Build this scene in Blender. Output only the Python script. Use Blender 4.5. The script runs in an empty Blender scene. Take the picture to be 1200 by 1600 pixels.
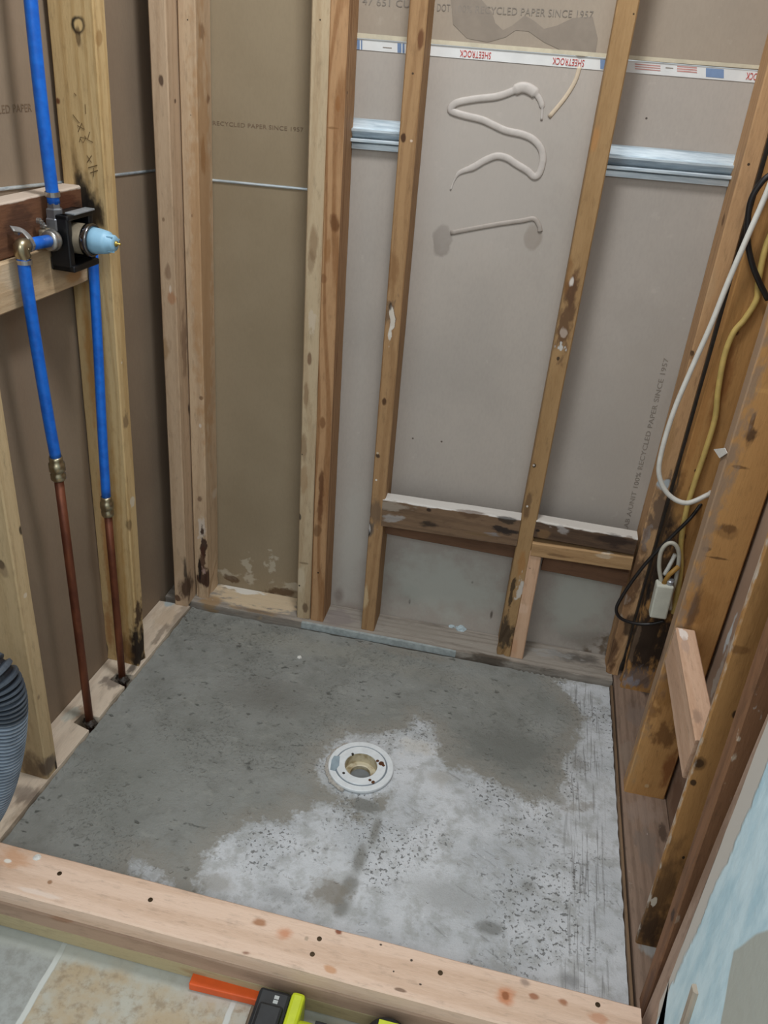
import bpy, bmesh, math, random
import numpy as np
from mathutils import Vector, Matrix, noise as mnoise

random.seed(7)
SC = bpy.context.scene
COL = SC.collection

# ------------------------------------------------------------------ camera
F_PX = 1305.9
CAM = Vector((0.7884, -1.8083, 1.4371))
YAW, PITCH, ROLL = -0.1472, 0.5116, 0.0947
_f0 = Vector((math.sin(YAW), math.cos(YAW), 0)); _r0 = Vector((math.cos(YAW), -math.sin(YAW), 0)); _z = Vector((0, 0, 1))
FWD = _f0*math.cos(PITCH) - _z*math.sin(PITCH)
_up = _f0*math.sin(PITCH) + _z*math.cos(PITCH)
RGT = _r0*math.cos(ROLL) + _up*math.sin(ROLL)
UPV = -_r0*math.sin(ROLL) + _up*math.cos(ROLL)
cd = bpy.data.cameras.new('camera'); cam = bpy.data.objects.new('camera', cd); COL.objects.link(cam)
cd.sensor_fit = 'VERTICAL'; cd.sensor_height = 36.0; cd.lens = F_PX/1600*36; cd.clip_start = 0.02
cam.matrix_world = Matrix(((RGT.x, UPV.x, -FWD.x, CAM.x), (RGT.y, UPV.y, -FWD.y, CAM.y), (RGT.z, UPV.z, -FWD.z, CAM.z), (0, 0, 0, 1)))
SC.camera = cam

# ------------------------------------------------------------------ light and exposure
SC.view_settings.view_transform = 'Standard'; SC.view_settings.look = 'None'
SC.view_settings.gamma = 1.0; SC.view_settings.use_curve_mapping = False
SC.view_settings.exposure = 0.0
wd = bpy.data.worlds.new('world'); SC.world = wd; wd.use_nodes = True
_wt = wd.node_tree; _bg = _wt.nodes['Background']; _bg.inputs[0].default_value = (0.88, 0.965, 1.0, 1)
# dim bathroom around: brighter from above than from the floor side
_tc = _wt.nodes.new('ShaderNodeTexCoord'); _sx = _wt.nodes.new('ShaderNodeSeparateXYZ'); _mr = _wt.nodes.new('ShaderNodeMapRange')
_wt.links.new(_tc.outputs['Generated'], _sx.inputs[0]); _wt.links.new(_sx.outputs[2], _mr.inputs[0])
_mr.inputs[1].default_value = -0.25; _mr.inputs[2].default_value = 0.55; _mr.inputs[3].default_value = 0.36; _mr.inputs[4].default_value = 1.0
_wt.links.new(_mr.outputs[0], _bg.inputs[1])

def area(name, loc, target, size, power, color):
    d = bpy.data.lights.new(name, 'AREA'); d.shape = 'DISK'; d.size = size; d.energy = power; d.color = color
    o = bpy.data.objects.new(name, d); COL.objects.link(o); o.location = loc
    o.rotation_euler = (Vector(target)-Vector(loc)).to_track_quat('-Z', 'Y').to_euler()
    return o
area('ceiling_lamp', (0.60, -0.62, 2.42), (0.60, -0.62, 0), 0.26, 16.0, (0.97, 0.975, 0.98))
area('room_fill_light', (0.95, -2.7, 2.35), (0.6, -0.2, 0.5), 0.7, 11.0, (0.93, 0.98, 1.0))  # added soft fill from behind the camera, standing for room ambient

# ------------------------------------------------------------------ pixel helpers
def ray(px, py):
    return RGT*(px-600) - UPV*(py-800) + FWD*F_PX
def hit(px, py, p, n):
    d = ray(px, py); p = Vector(p); n = Vector(n)
    return CAM + d*((p-CAM).dot(n)/d.dot(n))
def atz(px, py, z=0): return hit(px, py, (0, 0, z), (0, 0, 1))
def aty(px, py, y=0): return hit(px, py, (0, y, 0), (0, 1, 0))
def atx(px, py, x=0): return hit(px, py, (x, 0, 0), (1, 0, 0))
# the left wall runs at a slight angle: u = out of the wall into the shower, v = from the back corner to the front
ANG = math.atan(0.0625)
DU = Vector((math.cos(ANG), -math.sin(ANG), 0)); DV = Vector((-math.sin(ANG), -math.cos(ANG), 0))
def L(u, v, z): return DU*u + DV*v + Vector((0, 0, z))
def atu(px, py, u): return hit(px, py, DU*u, DU)
def atv(px, py, v): return hit(px, py, DV*v, DV)

W, D = 1.169, 0.895
BY = 0.025          # front of the back wall's studs
SY = 0.114          # back sheets
PZ = 0.016          # top of the bottom plates
RX = 1.180          # front of the right wall's studs
TILE = -0.043

# ------------------------------------------------------------------ colour and node helpers
def lin(c):
    return tuple(((v/255)/12.92 if v/255 <= 0.04045 else ((v/255+0.055)/1.055)**2.4) for v in c) + (1.0,)
class NT:
    def __init__(s, name):
        s.m = bpy.data.materials.new(name); s.m.use_nodes = True; s.t = s.m.node_tree
        s.b = s.t.nodes['Principled BSDF']
    def put(s, sock, v):
        if isinstance(v, bpy.types.NodeSocket): s.t.links.new(v, sock)
        elif v is not None: sock.default_value = v
    def n(s, typ, ins=(), out=0, **kw):
        nd = s.t.nodes.new('ShaderNode'+typ)
        for k, v in kw.items(): setattr(nd, k, v)
        items = ins.items() if isinstance(ins, dict) else enumerate(ins)
        for k, v in items: s.put(nd.inputs[k], v)
        return nd.outputs[out]
    def math(s, op, a, b=None, c=None, clamp=False):
        return s.n('Math', [x for x in (a, b, c) if x is not None], operation=op, use_clamp=clamp)
    def mix(s, f, a, b, blend='MIX'):
        nd = s.t.nodes.new('ShaderNodeMix'); nd.data_type = 'RGBA'; nd.blend_type = blend
        s.put(nd.inputs[0], f); s.put(nd.inputs[6], a); s.put(nd.inputs[7], b)
        return nd.outputs[2]
    def noise(s, vec, scale, detail=3, rough=0.55, out=0):
        return s.n('TexNoise', {'Vector': vec, 'Scale': scale, 'Detail': detail, 'Roughness': rough}, out=out)
    def ramp(s, f, lo, hi):
        return s.n('MapRange', [f, lo, hi, 0.0, 1.0], interpolation_type='SMOOTHSTEP')
    def vec(s, op, a, b=None, out=0):
        return s.n('VectorMath', [x for x in (a, b) if x is not None], out=out, operation=op)
    def obj(s): return s.n('TexCoord', out=3)
    def bump(s, h, st=0.3, dist=0.002):
        s.put(s.b.inputs['Normal'], s.n('Bump', {'Height': h, 'Strength': st, 'Distance': dist}))
    def spots(s, col, co, spots, wob):
        """each spot: centre, radii, colour, strength, softness (0..1), wobble"""
        for sp in spots:
            c, r, rgb, st = sp[:4]
            soft = sp[4] if len(sp) > 4 else 0.5
            wb = sp[5] if len(sp) > 5 else 0.5
            d = s.vec('SUBTRACT', co, tuple(c))
            d = s.vec('DIVIDE', d, tuple(r))
            ln = s.n('VectorMath', [d], out=1, operation='LENGTH')
            ln = s.math('ADD', ln, s.math('MULTIPLY', wob, wb*2.8))
            f = s.n('MapRange', [ln, 1.0, 1.0-soft, 0.0, st], interpolation_type='SMOOTHSTEP')
            col = s.mix(f, col, lin(rgb))
        return col

def plain(name, rgb, rough=0.6, metal=0.0, var=0.12, scale=40, bump=0.0, coat=0.0):
    k = NT(name); co = k.obj()
    nz = k.noise(co, scale, 3)
    c = lin(rgb)
    d = tuple(v*(1-var*2) for v in c[:3]) + (1,)
    k.put(k.b.inputs['Base Color'], k.mix(k.ramp(nz, 0.3, 0.7), d, c))
    k.b.inputs['Roughness'].default_value = rough; k.b.inputs['Metallic'].default_value = metal
    if coat: k.b.inputs['Coat Weight'].default_value = coat
    if bump: k.bump(k.noise(co, scale*4, 4), bump, 0.001)
    return k.m

def wood(name, A, B, axis='Z', seed=0, spots=(), ring=0.55, specks=0.0, dirt=0.0, freq=340, wet=None, stripe=None):
    """sawn softwood: growth rings, fibres, blotches; spots are knots, stains and rot"""
    k = NT(name); co = k.obj()
    sx = k.n('SeparateXYZ', [co]); sp = sx.node.outputs
    a, b, g = {'Z': (0, 1, 2), 'X': (1, 2, 0), 'Y': (0, 2, 1)}[axis]
    rnd = random.Random(seed*17+3)
    o1, o2, o3 = rnd.uniform(-.03, .06), rnd.uniform(.02, .09), rnd.uniform(0, 40)
    c = k.n('CombineXYZ', [sp[a], sp[b], k.math('ADD', sp[g], o3)])
    stretch = k.vec('MULTIPLY', c, (1, 1, 0.14))
    warp = k.noise(k.vec('MULTIPLY', c, (5, 5, 1.1)), 1.0, 2)
    dd = k.vec('SUBTRACT', k.vec('MULTIPLY', c, (1, 1, 0)), (o1, o2, 0))
    rad = k.n('VectorMath', [dd], out=1, operation='LENGTH')
    rad = k.math('ADD', rad, k.math('MULTIPLY', warp, 0.07))
    rg = k.math('SINE', k.math('MULTIPLY', rad, freq))
    rg = k.ramp(rg, -0.2, 1.0)
    fib = k.noise(stretch, 260, 4, 0.6)
    blot = k.noise(k.vec('MULTIPLY', c, (9, 9, 2.5)), 1.0, 3)
    wob = k.math('SUBTRACT', k.noise(k.vec('MULTIPLY', c, (60, 60, 28)), 1.0, 3), 0.5)
    f = k.math('ADD', k.math('MULTIPLY', rg, ring), k.math('MULTIPLY', k.math('SUBTRACT', fib, 0.5), 1.1))
    f = k.math('ADD', f, k.math('MULTIPLY', k.math('SUBTRACT', blot, 0.45), 0.9), clamp=True)
    col = k.mix(f, lin(A), lin(B))
    grit = k.noise(k.vec('MULTIPLY', c, (90, 90, 22)), 1.0, 5, 0.7)
    col = k.mix(k.math('MULTIPLY', k.ramp(grit, 0.5, 0.8), 0.45), col, lin(tuple(int(v*.62) for v in B)))
    if dirt:
        dn = k.noise(k.vec('MULTIPLY', c, (16, 16, 4)), 1.0, 5, 0.65)
        col = k.mix(k.math('MULTIPLY', k.ramp(dn, 0.52, 0.72), dirt), col, lin((52, 40, 31)))
    col = k.spots(col, co, spots, wob)
    if specks:
        sn = k.noise(k.vec('MULTIPLY', c, (70, 70, 30)), 1.0, 4, 0.7)
        col = k.mix(k.math('MULTIPLY', k.ramp(sn, 0.66, 0.74), specks), col, lin((190, 182, 174)))
    k.put(k.b.inputs['Base Color'], col)
    k.b.inputs['Roughness'].default_value = 0.72
    k.b.inputs['Specular IOR Level'].default_value = 0.3
    k.bump(k.math('ADD', fib, k.math('MULTIPLY', rg, 0.3)), 0.4, 0.0016)
    return k.m

# ------------------------------------------------------------------ mesh helpers
MW = {}                                             # world matrices of the Empties
def link(name, bm, mat, parent=None, M=None, smooth=False):
    me = bpy.data.meshes.new(name)
    bmesh.ops.recalc_face_normals(bm, faces=bm.faces[:])
    bm.to_mesh(me); bm.free()
    if smooth:
        for p in me.polygons: p.use_smooth = True
    if mat: me.materials.append(mat)
    o = bpy.data.objects.new(name, me); COL.objects.link(o)
    M = M or Matrix.Identity(4)
    if parent is not None:
        o.parent = parent; o.matrix_local = MW[parent.name].inverted() @ M
    else: o.matrix_world = M
    MW[o.name] = M
    return o
def tag(o, label, cat, group=None):
    o['label'] = label; o['category'] = cat
    if group: o['group'] = group
    return o
def struct(o, label=None):
    o['kind'] = 'structure'
    if label: o['label'] = label
    return o
def thing(name, label, cat, loc=(0, 0, 0), rz=0.0, group=None):
    o = bpy.data.objects.new(name, None); COL.objects.link(o); o.empty_display_size = 0.05
    M = Matrix.Translation(Vector(loc)) @ Matrix.Rotation(rz, 4, 'Z')
    o.matrix_world = M; MW[o.name] = M
    return tag(o, label, cat, group)
def to_local(bm, M):
    bmesh.ops.transform(bm, matrix=M.inverted(), verts=bm.verts[:]); return bm

def frame(p0, p1, wdir):
    p0, p1 = Vector(p0), Vector(p1)
    z = (p1-p0).normalized(); x = Vector(wdir); x = (x - z*x.dot(z)).normalized(); y = z.cross(x)
    M = Matrix.Identity(4)
    for i in range(3): M[i][0], M[i][1], M[i][2], M[i][3] = x[i], y[i], z[i], p0[i]
    return M, (p1-p0).length

def board_bm(w, t, ln, ch=0.0025, jit=0.0006, seed=0, rag0=0.0, rag1=0.0, eaten=0.0, seg=0.03):
    """x 0..w, y 0..t, z 0..ln, eased edges, a slightly uneven surface; rag: uneven ends, eaten: rot at the foot"""
    bm = bmesh.new()
    n = max(4, int(ln/seg)); pts = []
    def row(a, b, k):
        return [(a[0]+(b[0]-a[0])*i/k, a[1]+(b[1]-a[1])*i/k) for i in range(k)]
    cor = [((ch, 0), (w-ch, 0)), ((w, ch), (w, t-ch)), ((w-ch, t), (ch, t)), ((0, t-ch), (0, ch))]
    for s in cor: pts += row(s[0], s[1], 4) + [s[1]]
    rings = []
    for i in range(n+1):
        z = ln*i/n; r = []
        for (x, y) in pts:
            nv = mnoise.noise_vector(Vector((x*30+seed*7.1, y*30, z*9+seed)))
            nf = mnoise.noise(Vector((x*70+seed*3.3, y*70, z*45)))
            e = eaten*max(0.0, 1-z/0.16)*max(0.0, nf+0.25)
            xx = x + nv.x*jit + (w/2-x)*e; yy = y + nv.y*jit + (t/2-y)*e
            zz = z
            if i == 0: zz += rag0*mnoise.noise(Vector((x*80+seed, y*80, 1.7)))
            if i == n: zz += rag1*mnoise.noise(Vector((x*80+seed, y*80, 5.1)))
            r.append(bm.verts.new((xx, yy, zz)))
        rings.append(r)
    m = len(pts)
    for i in range(n):
        for j in range(m):
            bm.faces.new((rings[i][j], rings[i][(j+1) % m], rings[i+1][(j+1) % m], rings[i+1][j]))
    bm.faces.new(rings[0][::-1]); bm.faces.new(rings[-1])
    return bm

def board(name, p0, p1, wdir, w, t, A, B, spots=(), parent=None, seed=0, mk=None, **kw):
    """a length of lumber from p0 to p1 (its front left edge); spots: (px, py, face, rw, rl, colour, strength[, soft, wobble])"""
    M, ln = frame(p0, p1, wdir)
    Mi = M.inverted(); sl = []
    for s in spots:
        px, py, face, rw, rl, rgb, st = s[:7]
        x, y = M.to_3x3() @ Vector((1, 0, 0)), M.to_3x3() @ Vector((0, 1, 0))
        if face == 'f': p, nn, rr = M.translation, y, (rw, max(0.012, rw*.6), rl)
        elif face == 'r': p, nn, rr = M.translation + x*w, x, (max(0.012, rw*.6), rw, rl)
        elif face == 'L': p, nn, rr = M.translation, x, (0.006, rw, rl)
        else: p, nn, rr = M.translation, x, (max(0.012, rw*.6), rw, rl)
        c = Mi @ hit(px, py, p, nn)
        sl.append((c, rr, rgb, st) + tuple(s[7:]))
    mk = dict(mk or {})
    mat = wood(name+'_wood', A, B, 'Z', seed, sl, **mk)
    return link(name, board_bm(w, t, ln, seed=seed, **kw), mat, parent, M)

def box_bm(x0, x1, y0, y1, z0, z1, bev=0.0, seg=2, bm=None):
    b2 = bmesh.new()
    bmesh.ops.create_cube(b2, size=1.0)
    for v in b2.verts:
        v.co = Vector(((x0+x1)/2+v.co.x*(x1-x0), (y0+y1)/2+v.co.y*(y1-y0), (z0+z1)/2+v.co.z*(z1-z0)))
    if bev: bmesh.ops.bevel(b2, geom=b2.edges[:], offset=bev, segments=seg, affect='EDGES', profile=0.5)
    if bm is None: return b2
    me = bpy.data.meshes.new('tmp'); b2.to_mesh(me); b2.free(); bm.from_mesh(me); bpy.data.meshes.remove(me)
    return bm
def merge(bm, b2):
    me = bpy.data.meshes.new('tmp'); b2.to_mesh(me); b2.free(); bm.from_mesh(me); bpy.data.meshes.remove(me); return bm

def prism_bm(poly, z0, z1, bev=0.0):
    bm = bmesh.new()
    lo = [bm.verts.new((p[0], p[1], z0)) for p in poly]; hi = [bm.verts.new((p[0], p[1], z1)) for p in poly]
    n = len(poly)
    for i in range(n): bm.faces.new((lo[i], lo[(i+1) % n], hi[(i+1) % n], hi[i]))
    f0 = bm.faces.new(lo[::-1]); f1 = bm.faces.new(hi)
    if bev: bmesh.ops.bevel(bm, geom=[e for e in f1.edges], offset=bev, segments=1, affect='EDGES')
    bmesh.ops.triangulate(bm, faces=[f for f in bm.faces if len(f.verts) > 4])
    return bm

def smooth_path(pts, k=8):
    pts = [Vector(p) for p in pts]
    P = [pts[0]*2-pts[1]] + pts + [pts[-1]*2-pts[-2]]; out = []
    for i in range(1, len(P)-2):
        a, b, c, d = P[i-1], P[i], P[i+1], P[i+2]
        for j in range(k):
            t = j/k
            out.append(0.5*((2*b)+(c-a)*t+(2*a-5*b+4*c-d)*t*t+(3*b-a-3*c+d)*t**3))
    out.append(pts[-1]); return out

def tube_bm(pts, r, seg=12, squash=None, rf=None, bm=None):
    """round tube along pts; rf(i/n) scales r; squash=(dir, f) flattens the section along dir"""
    bm = bm or bmesh.new(); pts = [Vector(p) for p in pts]; n = len(pts)
    tg = []
    for i in range(n):
        t = pts[min(i+1, n-1)]-pts[max(i-1, 0)]
        tg.append(t.normalized())
    ref = Vector((0, 0, 1)) if abs(tg[0].z) < 0.9 else Vector((1, 0, 0))
    nx = (ref-tg[0]*ref.dot(tg[0])).normalized(); rings = []
    for i in range(n):
        nx = (nx-tg[i]*nx.dot(tg[i])).normalized(); ny = tg[i].cross(nx)
        rr = r*(rf(i/(n-1)) if rf else 1); ring = []
        for j in range(seg):
            a = 2*math.pi*j/seg; o = (nx*math.cos(a)+ny*math.sin(a))*rr
            if squash: o = o - squash[0]*o.dot(squash[0])*(1-squash[1])
            ring.append(bm.verts.new(pts[i]+o))
        rings.append(ring)
    for i in range(n-1):
        for j in range(seg):
            bm.faces.new((rings[i][j], rings[i][(j+1) % seg], rings[i+1][(j+1) % seg], rings[i+1][j]))
    bm.faces.new(rings[0][::-1]); bm.faces.new(rings[-1])
    return bm

def lathe_bm(prof, p0, axis, seg=32, bm=None, closed=False):
    """prof = [(radius, distance along axis)]"""
    bm = bm or bmesh.new(); a = Vector(axis).normalized(); p0 = Vector(p0)
    ref = Vector((0, 0, 1)) if abs(a.z) < 0.9 else Vector((1, 0, 0))
    x = (ref-a*ref.dot(a)).normalized(); y = a.cross(x); rings = []
    for (r, h) in prof:
        rings.append([bm.verts.new(p0+a*h+(x*math.cos(2*math.pi*j/seg)+y*math.sin(2*math.pi*j/seg))*max(r, 1e-5)) for j in range(seg)])
    k = len(rings)
    for i in range(k if closed else k-1):
        A_, B_ = rings[i], rings[(i+1) % k]
        for j in range(seg): bm.faces.new((A_[j], A_[(j+1) % seg], B_[(j+1) % seg], B_[j]))
    if not closed: bm.faces.new(rings[0][::-1]); bm.faces.new(rings[-1])
    return bm

def blob_bm(c, r, seed=0, flat=0.6, bm=None):
    b2 = bmesh.new(); bmesh.ops.create_icosphere(b2, subdivisions=3, radius=1)
    for v in b2.verts:
        q = v.co*(1+0.35*mnoise.noise(v.co*2.1+Vector((seed*3.1, seed, 0))))
        v.co = Vector(c)+Vector((q.x*r, q.y*r, max(q.z, -0.2)*r*flat))
    return merge(bm, b2) if bm else b2

def text_obj(name, body, mat, origin, xdir, ydir, size, parent, squeeze=1.0, lift=0.0004):
    """flat printed lettering lying on a sheet"""
    cu = bpy.data.curves.new(name, 'FONT'); cu.body = body; cu.size = size; cu.extrude = 0.0001; cu.resolution_u = 3
    cu.space_character = 1.05
    o = bpy.data.objects.new('tmp_text', cu); COL.objects.link(o)
    dg = bpy.context.evaluated_depsgraph_get(); me = bpy.data.meshes.new_from_object(o.evaluated_get(dg))
    bpy.data.objects.remove(o)
    x = Vector(xdir).normalized(); y = Vector(ydir); y = (y-x*y.dot(x)).normalized(); z = x.cross(y)
    M = Matrix.Identity(4); p = Vector(origin)+z*lift
    for i in range(3): M[i][0], M[i][1], M[i][2], M[i][3] = x[i]*squeeze, y[i], z[i], p[i]
    me.transform(M); me.materials.append(mat)
    t = bpy.data.objects.new(name, me); COL.objects.link(t)
    t.parent = parent; t.matrix_local = MW[parent.name].inverted()
    MW[t.name] = Matrix.Identity(4)
    return t

# =================================================================== THE SETTING
def paper(name, A, B, spots=(), scuff=0.25, shift=0.0):
    k = NT(name); co = k.obj()
    n1 = k.noise(co, 3.2, 4); n2 = k.noise(co, 26, 4, 0.6); n3 = k.noise(k.vec('MULTIPLY', co, (240, 240, 90)), 1.0, 3)
    col = k.mix(k.ramp(k.math('ADD', n1, shift), 0.3, 0.7), lin(A), lin(B))
    lite = tuple(min(255, c+26) for c in A)
    col = k.mix(k.math('MULTIPLY', k.ramp(n2, 0.62, 0.76), scuff), col, lin(lite))
    col = k.mix(k.math('MULTIPLY', k.ramp(n3, 0.35, 0.75), 0.10), col, lin(tuple(int(c*.72) for c in A)))
    wob = k.math('SUBTRACT', k.noise(co, 22, 3), 0.5)
    col = k.spots(col, co, spots, wob)
    k.put(k.b.inputs['Base Color'], col); k.b.inputs['Roughness'].default_value = 0.8
    k.b.inputs['Specular IOR Level'].default_value = 0.2
    k.bump(n3, 0.08, 0.0005)
    return k.m
SP = lambda px, py, r, rgb, st, soft=0.4, wb=0.4: (aty(px, py, SY), r, rgb, st, soft, wb)

# back sheets: a brown one left of the doubled stud, grey ones right of it, an upper row above the tape
x_split = 0.335
zs = lambda x: 1.418 + (x-0.4)*0.002              # the taped joint
back_l = link('wall_back', box_bm(-0.12, x_split, SY, SY+0.013, -0.04, 2.45), paper('brown_paper', (152, 136, 112), (142, 126, 102), [
    SP(400, 1060, (.3, .1, .10), (92, 74, 56), .8, .9),
    SP(395, 905, (.14, .1, .012), (200, 190, 172), .5, .8, 3.0), SP(420, 880, (.10, .1, .02), (205, 196, 178), .45, .7, 4.0),
    SP(365, 905, (.035, .1, .014), (85, 62, 42), .8, .6, 1.5), SP(440, 925, (.05, .1, .014), (85, 62, 42), .8, .6, 1.5)], scuff=.12))
struct(back_l, 'brown paper back of the wallboard between the corner posts and the doubled stud')
grey = (178, 169, 160); grey2 = (168, 160, 152)
jz = lambda x: jA.z + (jB.z-jA.z)*(x-jA.x)/(jB.x-jA.x)
jA, jB = aty(558, 60, SY), aty(1190, 111, SY)
def sheet_bm(x0, x1, y0, y1, z0, z1):
    bm = bmesh.new(); P = [(x0, z0(x0)), (x1, z0(x1)), (x1, z1(x1)), (x0, z1(x0))]
    lo_ = [bm.verts.new((x, y0, z)) for x, z in P]; hi_ = [bm.verts.new((x, y1, z)) for x, z in P]
    for i in range(4): bm.faces.new((lo_[i], lo_[(i+1) % 4], hi_[(i+1) % 4], hi_[i]))
    bm.faces.new(lo_); bm.faces.new(hi_[::-1]); return bm
back_r = link('wall_back_lower', sheet_bm(x_split, 1.30, SY, SY+0.013, lambda x: -.04, lambda x: jz(x)-.001), paper('grey_paper', grey, grey2, [
    SP(690, 377, (.026, .1, .040), (139, 130, 122), .8, .25, .5), SP(833, 370, (.024, .1, .032), (142, 131, 120), .75, .3, .4),
    SP(765, 265, (.22, .1, .26), (178, 171, 164), .45, .6, .3),
    SP(545, 960, (.06, .1, .06), (120, 92, 74), .6, .9), SP(530, 930, (.02, .1, .04), (96, 70, 60), .6, .9),
    SP(640, 930, (.05, .1, .05), (140, 136, 128), .5, .9), SP(690, 990, (.22, .1, .03), (112, 100, 86), .7, .9, .8),
    SP(768, 960, (.006, .1, .02), (78, 68, 60), .8, .6), SP(738, 910, (.005, .1, .007), (78, 68, 60), .8, .6),
    SP(640, 940, (.004, .1, .012), (84, 74, 66), .8, .6), SP(920, 1000, (.12, .1, .05), (116, 108, 98), .5, .8, .8),
    SP(945, 1015, (.05, .1, .05), (100, 84, 66), .8, .5, 1.2),
    SP(690, 915, (.24, .1, .13), (186, 190, 182), .6, .7, .5), SP(900, 940, (.12, .1, .15), (184, 188, 178), .6, .7, .5), SP(548, 850, (.07, .1, .3), (184, 182, 174), .45, .8, .4), SP(990, 700, (.2, .1, .5), (166, 157, 147), .5, .8), SP(880, 620, (.05, .1, .3), (166, 158, 150), .4, .9),
    SP(1010, 185, (.003, .1, .003), (60, 52, 46), .9, .5), SP(690, 690, (.003, .1, .003), (80, 70, 62), .9, .5), SP(645, 685, (.003, .1, .003), (80, 70, 62), .9, .5)]))
struct(back_r, 'grey paper back of the wallboard right of the doubled stud')
back_u = link('wall_back_upper', sheet_bm(x_split, 1.30, SY-0.003, SY+0.013, lambda x: jz(x)+.001, lambda x: 2.45), paper('upper_paper', (166, 152, 136), (154, 142, 128)))
struct(back_u, 'upper row of wallboard above the white joint tape')

LM = Matrix.Rotation(-ANG, 4, 'Z')                  # left wall's own frame: x = u, y = -v
left = link('wall_left', box_bm(-0.103, -0.090, -1.05, 0.12, -0.04, 2.45), paper('left_paper', (140, 122, 104), (150, 132, 112), scuff=.15), None, LM)
struct(left, 'brown paper back of the left wallboard')
right = link('wall_right', box_bm(1.274, 1.287, -1.6, 0.11, -0.04, 2.45), paper('right_paper', (170, 146, 126), (150, 126, 108), [(atx(1140, 990, 1.274), (.1, .012, .06), (196, 206, 210), .9, .4, .9), (atx(1120, 1060, 1.274), (.1, .012, .08), (190, 182, 172), .7, .5, 1.5), (atx(1060, 1250, 1.274), (.1, .2, .12), (112, 84, 68), .8, .8)], scuff=.2))
struct(right, 'brown backing seen between the right wall studs')

# plastered wallboard on the right, at the front
def plaster():
    k = NT('plaster_and_paint'); co = k.obj(); sp = k.n('SeparateXYZ', [co]).node.outputs
    wn = k.math('SUBTRACT', k.noise(k.vec('MULTIPLY', co, (1, 16, 12)), 1.0, 4, .6), 0.5)
    wn2 = k.math('SUBTRACT', k.noise(k.vec('MULTIPLY', co, (1, 7, 4.5)), 1.0, 2, .5), 0.5)
    y1 = k.math('ADD', sp[1], k.math('MULTIPLY', wn, 0.035))
    comp = k.ramp(y1, -0.978, -0.984)                                             # bare margin | joint compound
    y2 = k.math('SUBTRACT', k.math('ADD', sp[1], k.math('MULTIPLY', wn2, 0.06)), k.math('MULTIPLY', k.math('MAXIMUM', k.math('SUBTRACT', sp[2], 0.50), k.math('MULTIPLY', k.math('SUBTRACT', 0.50, sp[2]), 1.2)), -0.45))
    pnt = k.ramp(y2, -1.085, -1.091)
    lo = k.noise(k.vec('MULTIPLY', co, (1, 30, 10)), 1.0, 4, .6)
    white = k.mix(k.ramp(lo, .35, .7), lin((214, 238, 248)), lin((184, 216, 230)))
    col = k.mix(comp, lin((202, 196, 188)), white)
    col = k.mix(pnt, col, lin((180, 183, 175)))
    k.put(k.b.inputs['Base Color'], col); k.b.inputs['Roughness'].default_value = 0.6
    k.bump(k.math('ADD', k.math('MULTIPLY', k.noise(k.vec('MULTIPLY', co, (1, 60, 26)), 1.0, 4, .6), comp), k.math('MULTIPLY', comp, 1.2)), 0.6, 0.003)
    return k.m
e0 = atx(1044, 1535, 1.167); e1 = atx(1196, 1135, 1.167)
def pl_poly():
    # outline in (y, z): torn left edge, chipped foot with a notch
    P = [(e0.y-.012, .155), (e0.y+.001, .175), (e0.y, .20)]
    for i in range(1, 60):
        z = .20+i*.035
        t = (z-e0.z)/(e1.z-e0.z)
        P.append((e0.y+(e1.y-e0.y)*min(max(t, -.3), 2)+random.uniform(-.0012, .0012), z))
    P += [(e1.y, 2.45), (-1.60, 2.45), (-1.60, -.043), (e0.y-.075, -.043), (e0.y-.06, .05), (e0.y-.052, .15), (e0.y-.046, .178), (e0.y-.030, .165), (e0.y-.02, .14)]
    return P
bm = bmesh.new(); pp = pl_poly()
lo = [bm.verts.new((1.167, y, z)) for y, z in pp]; hi = [bm.verts.new((1.1795, y, z)) for y, z in pp]
for i in range(len(pp)): bm.faces.new((lo[i], lo[(i+1) % len(pp)], hi[(i+1) % len(pp)], hi[i]))
bm.faces.new(lo); bm.faces.new(hi); bmesh.ops.triangulate(bm, faces=[f for f in bm.faces if len(f.verts) > 4])
plas = link('wall_right_plaster', bm, plaster()); struct(plas, 'plastered wallboard with pale blue compound and grey paint')

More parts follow.
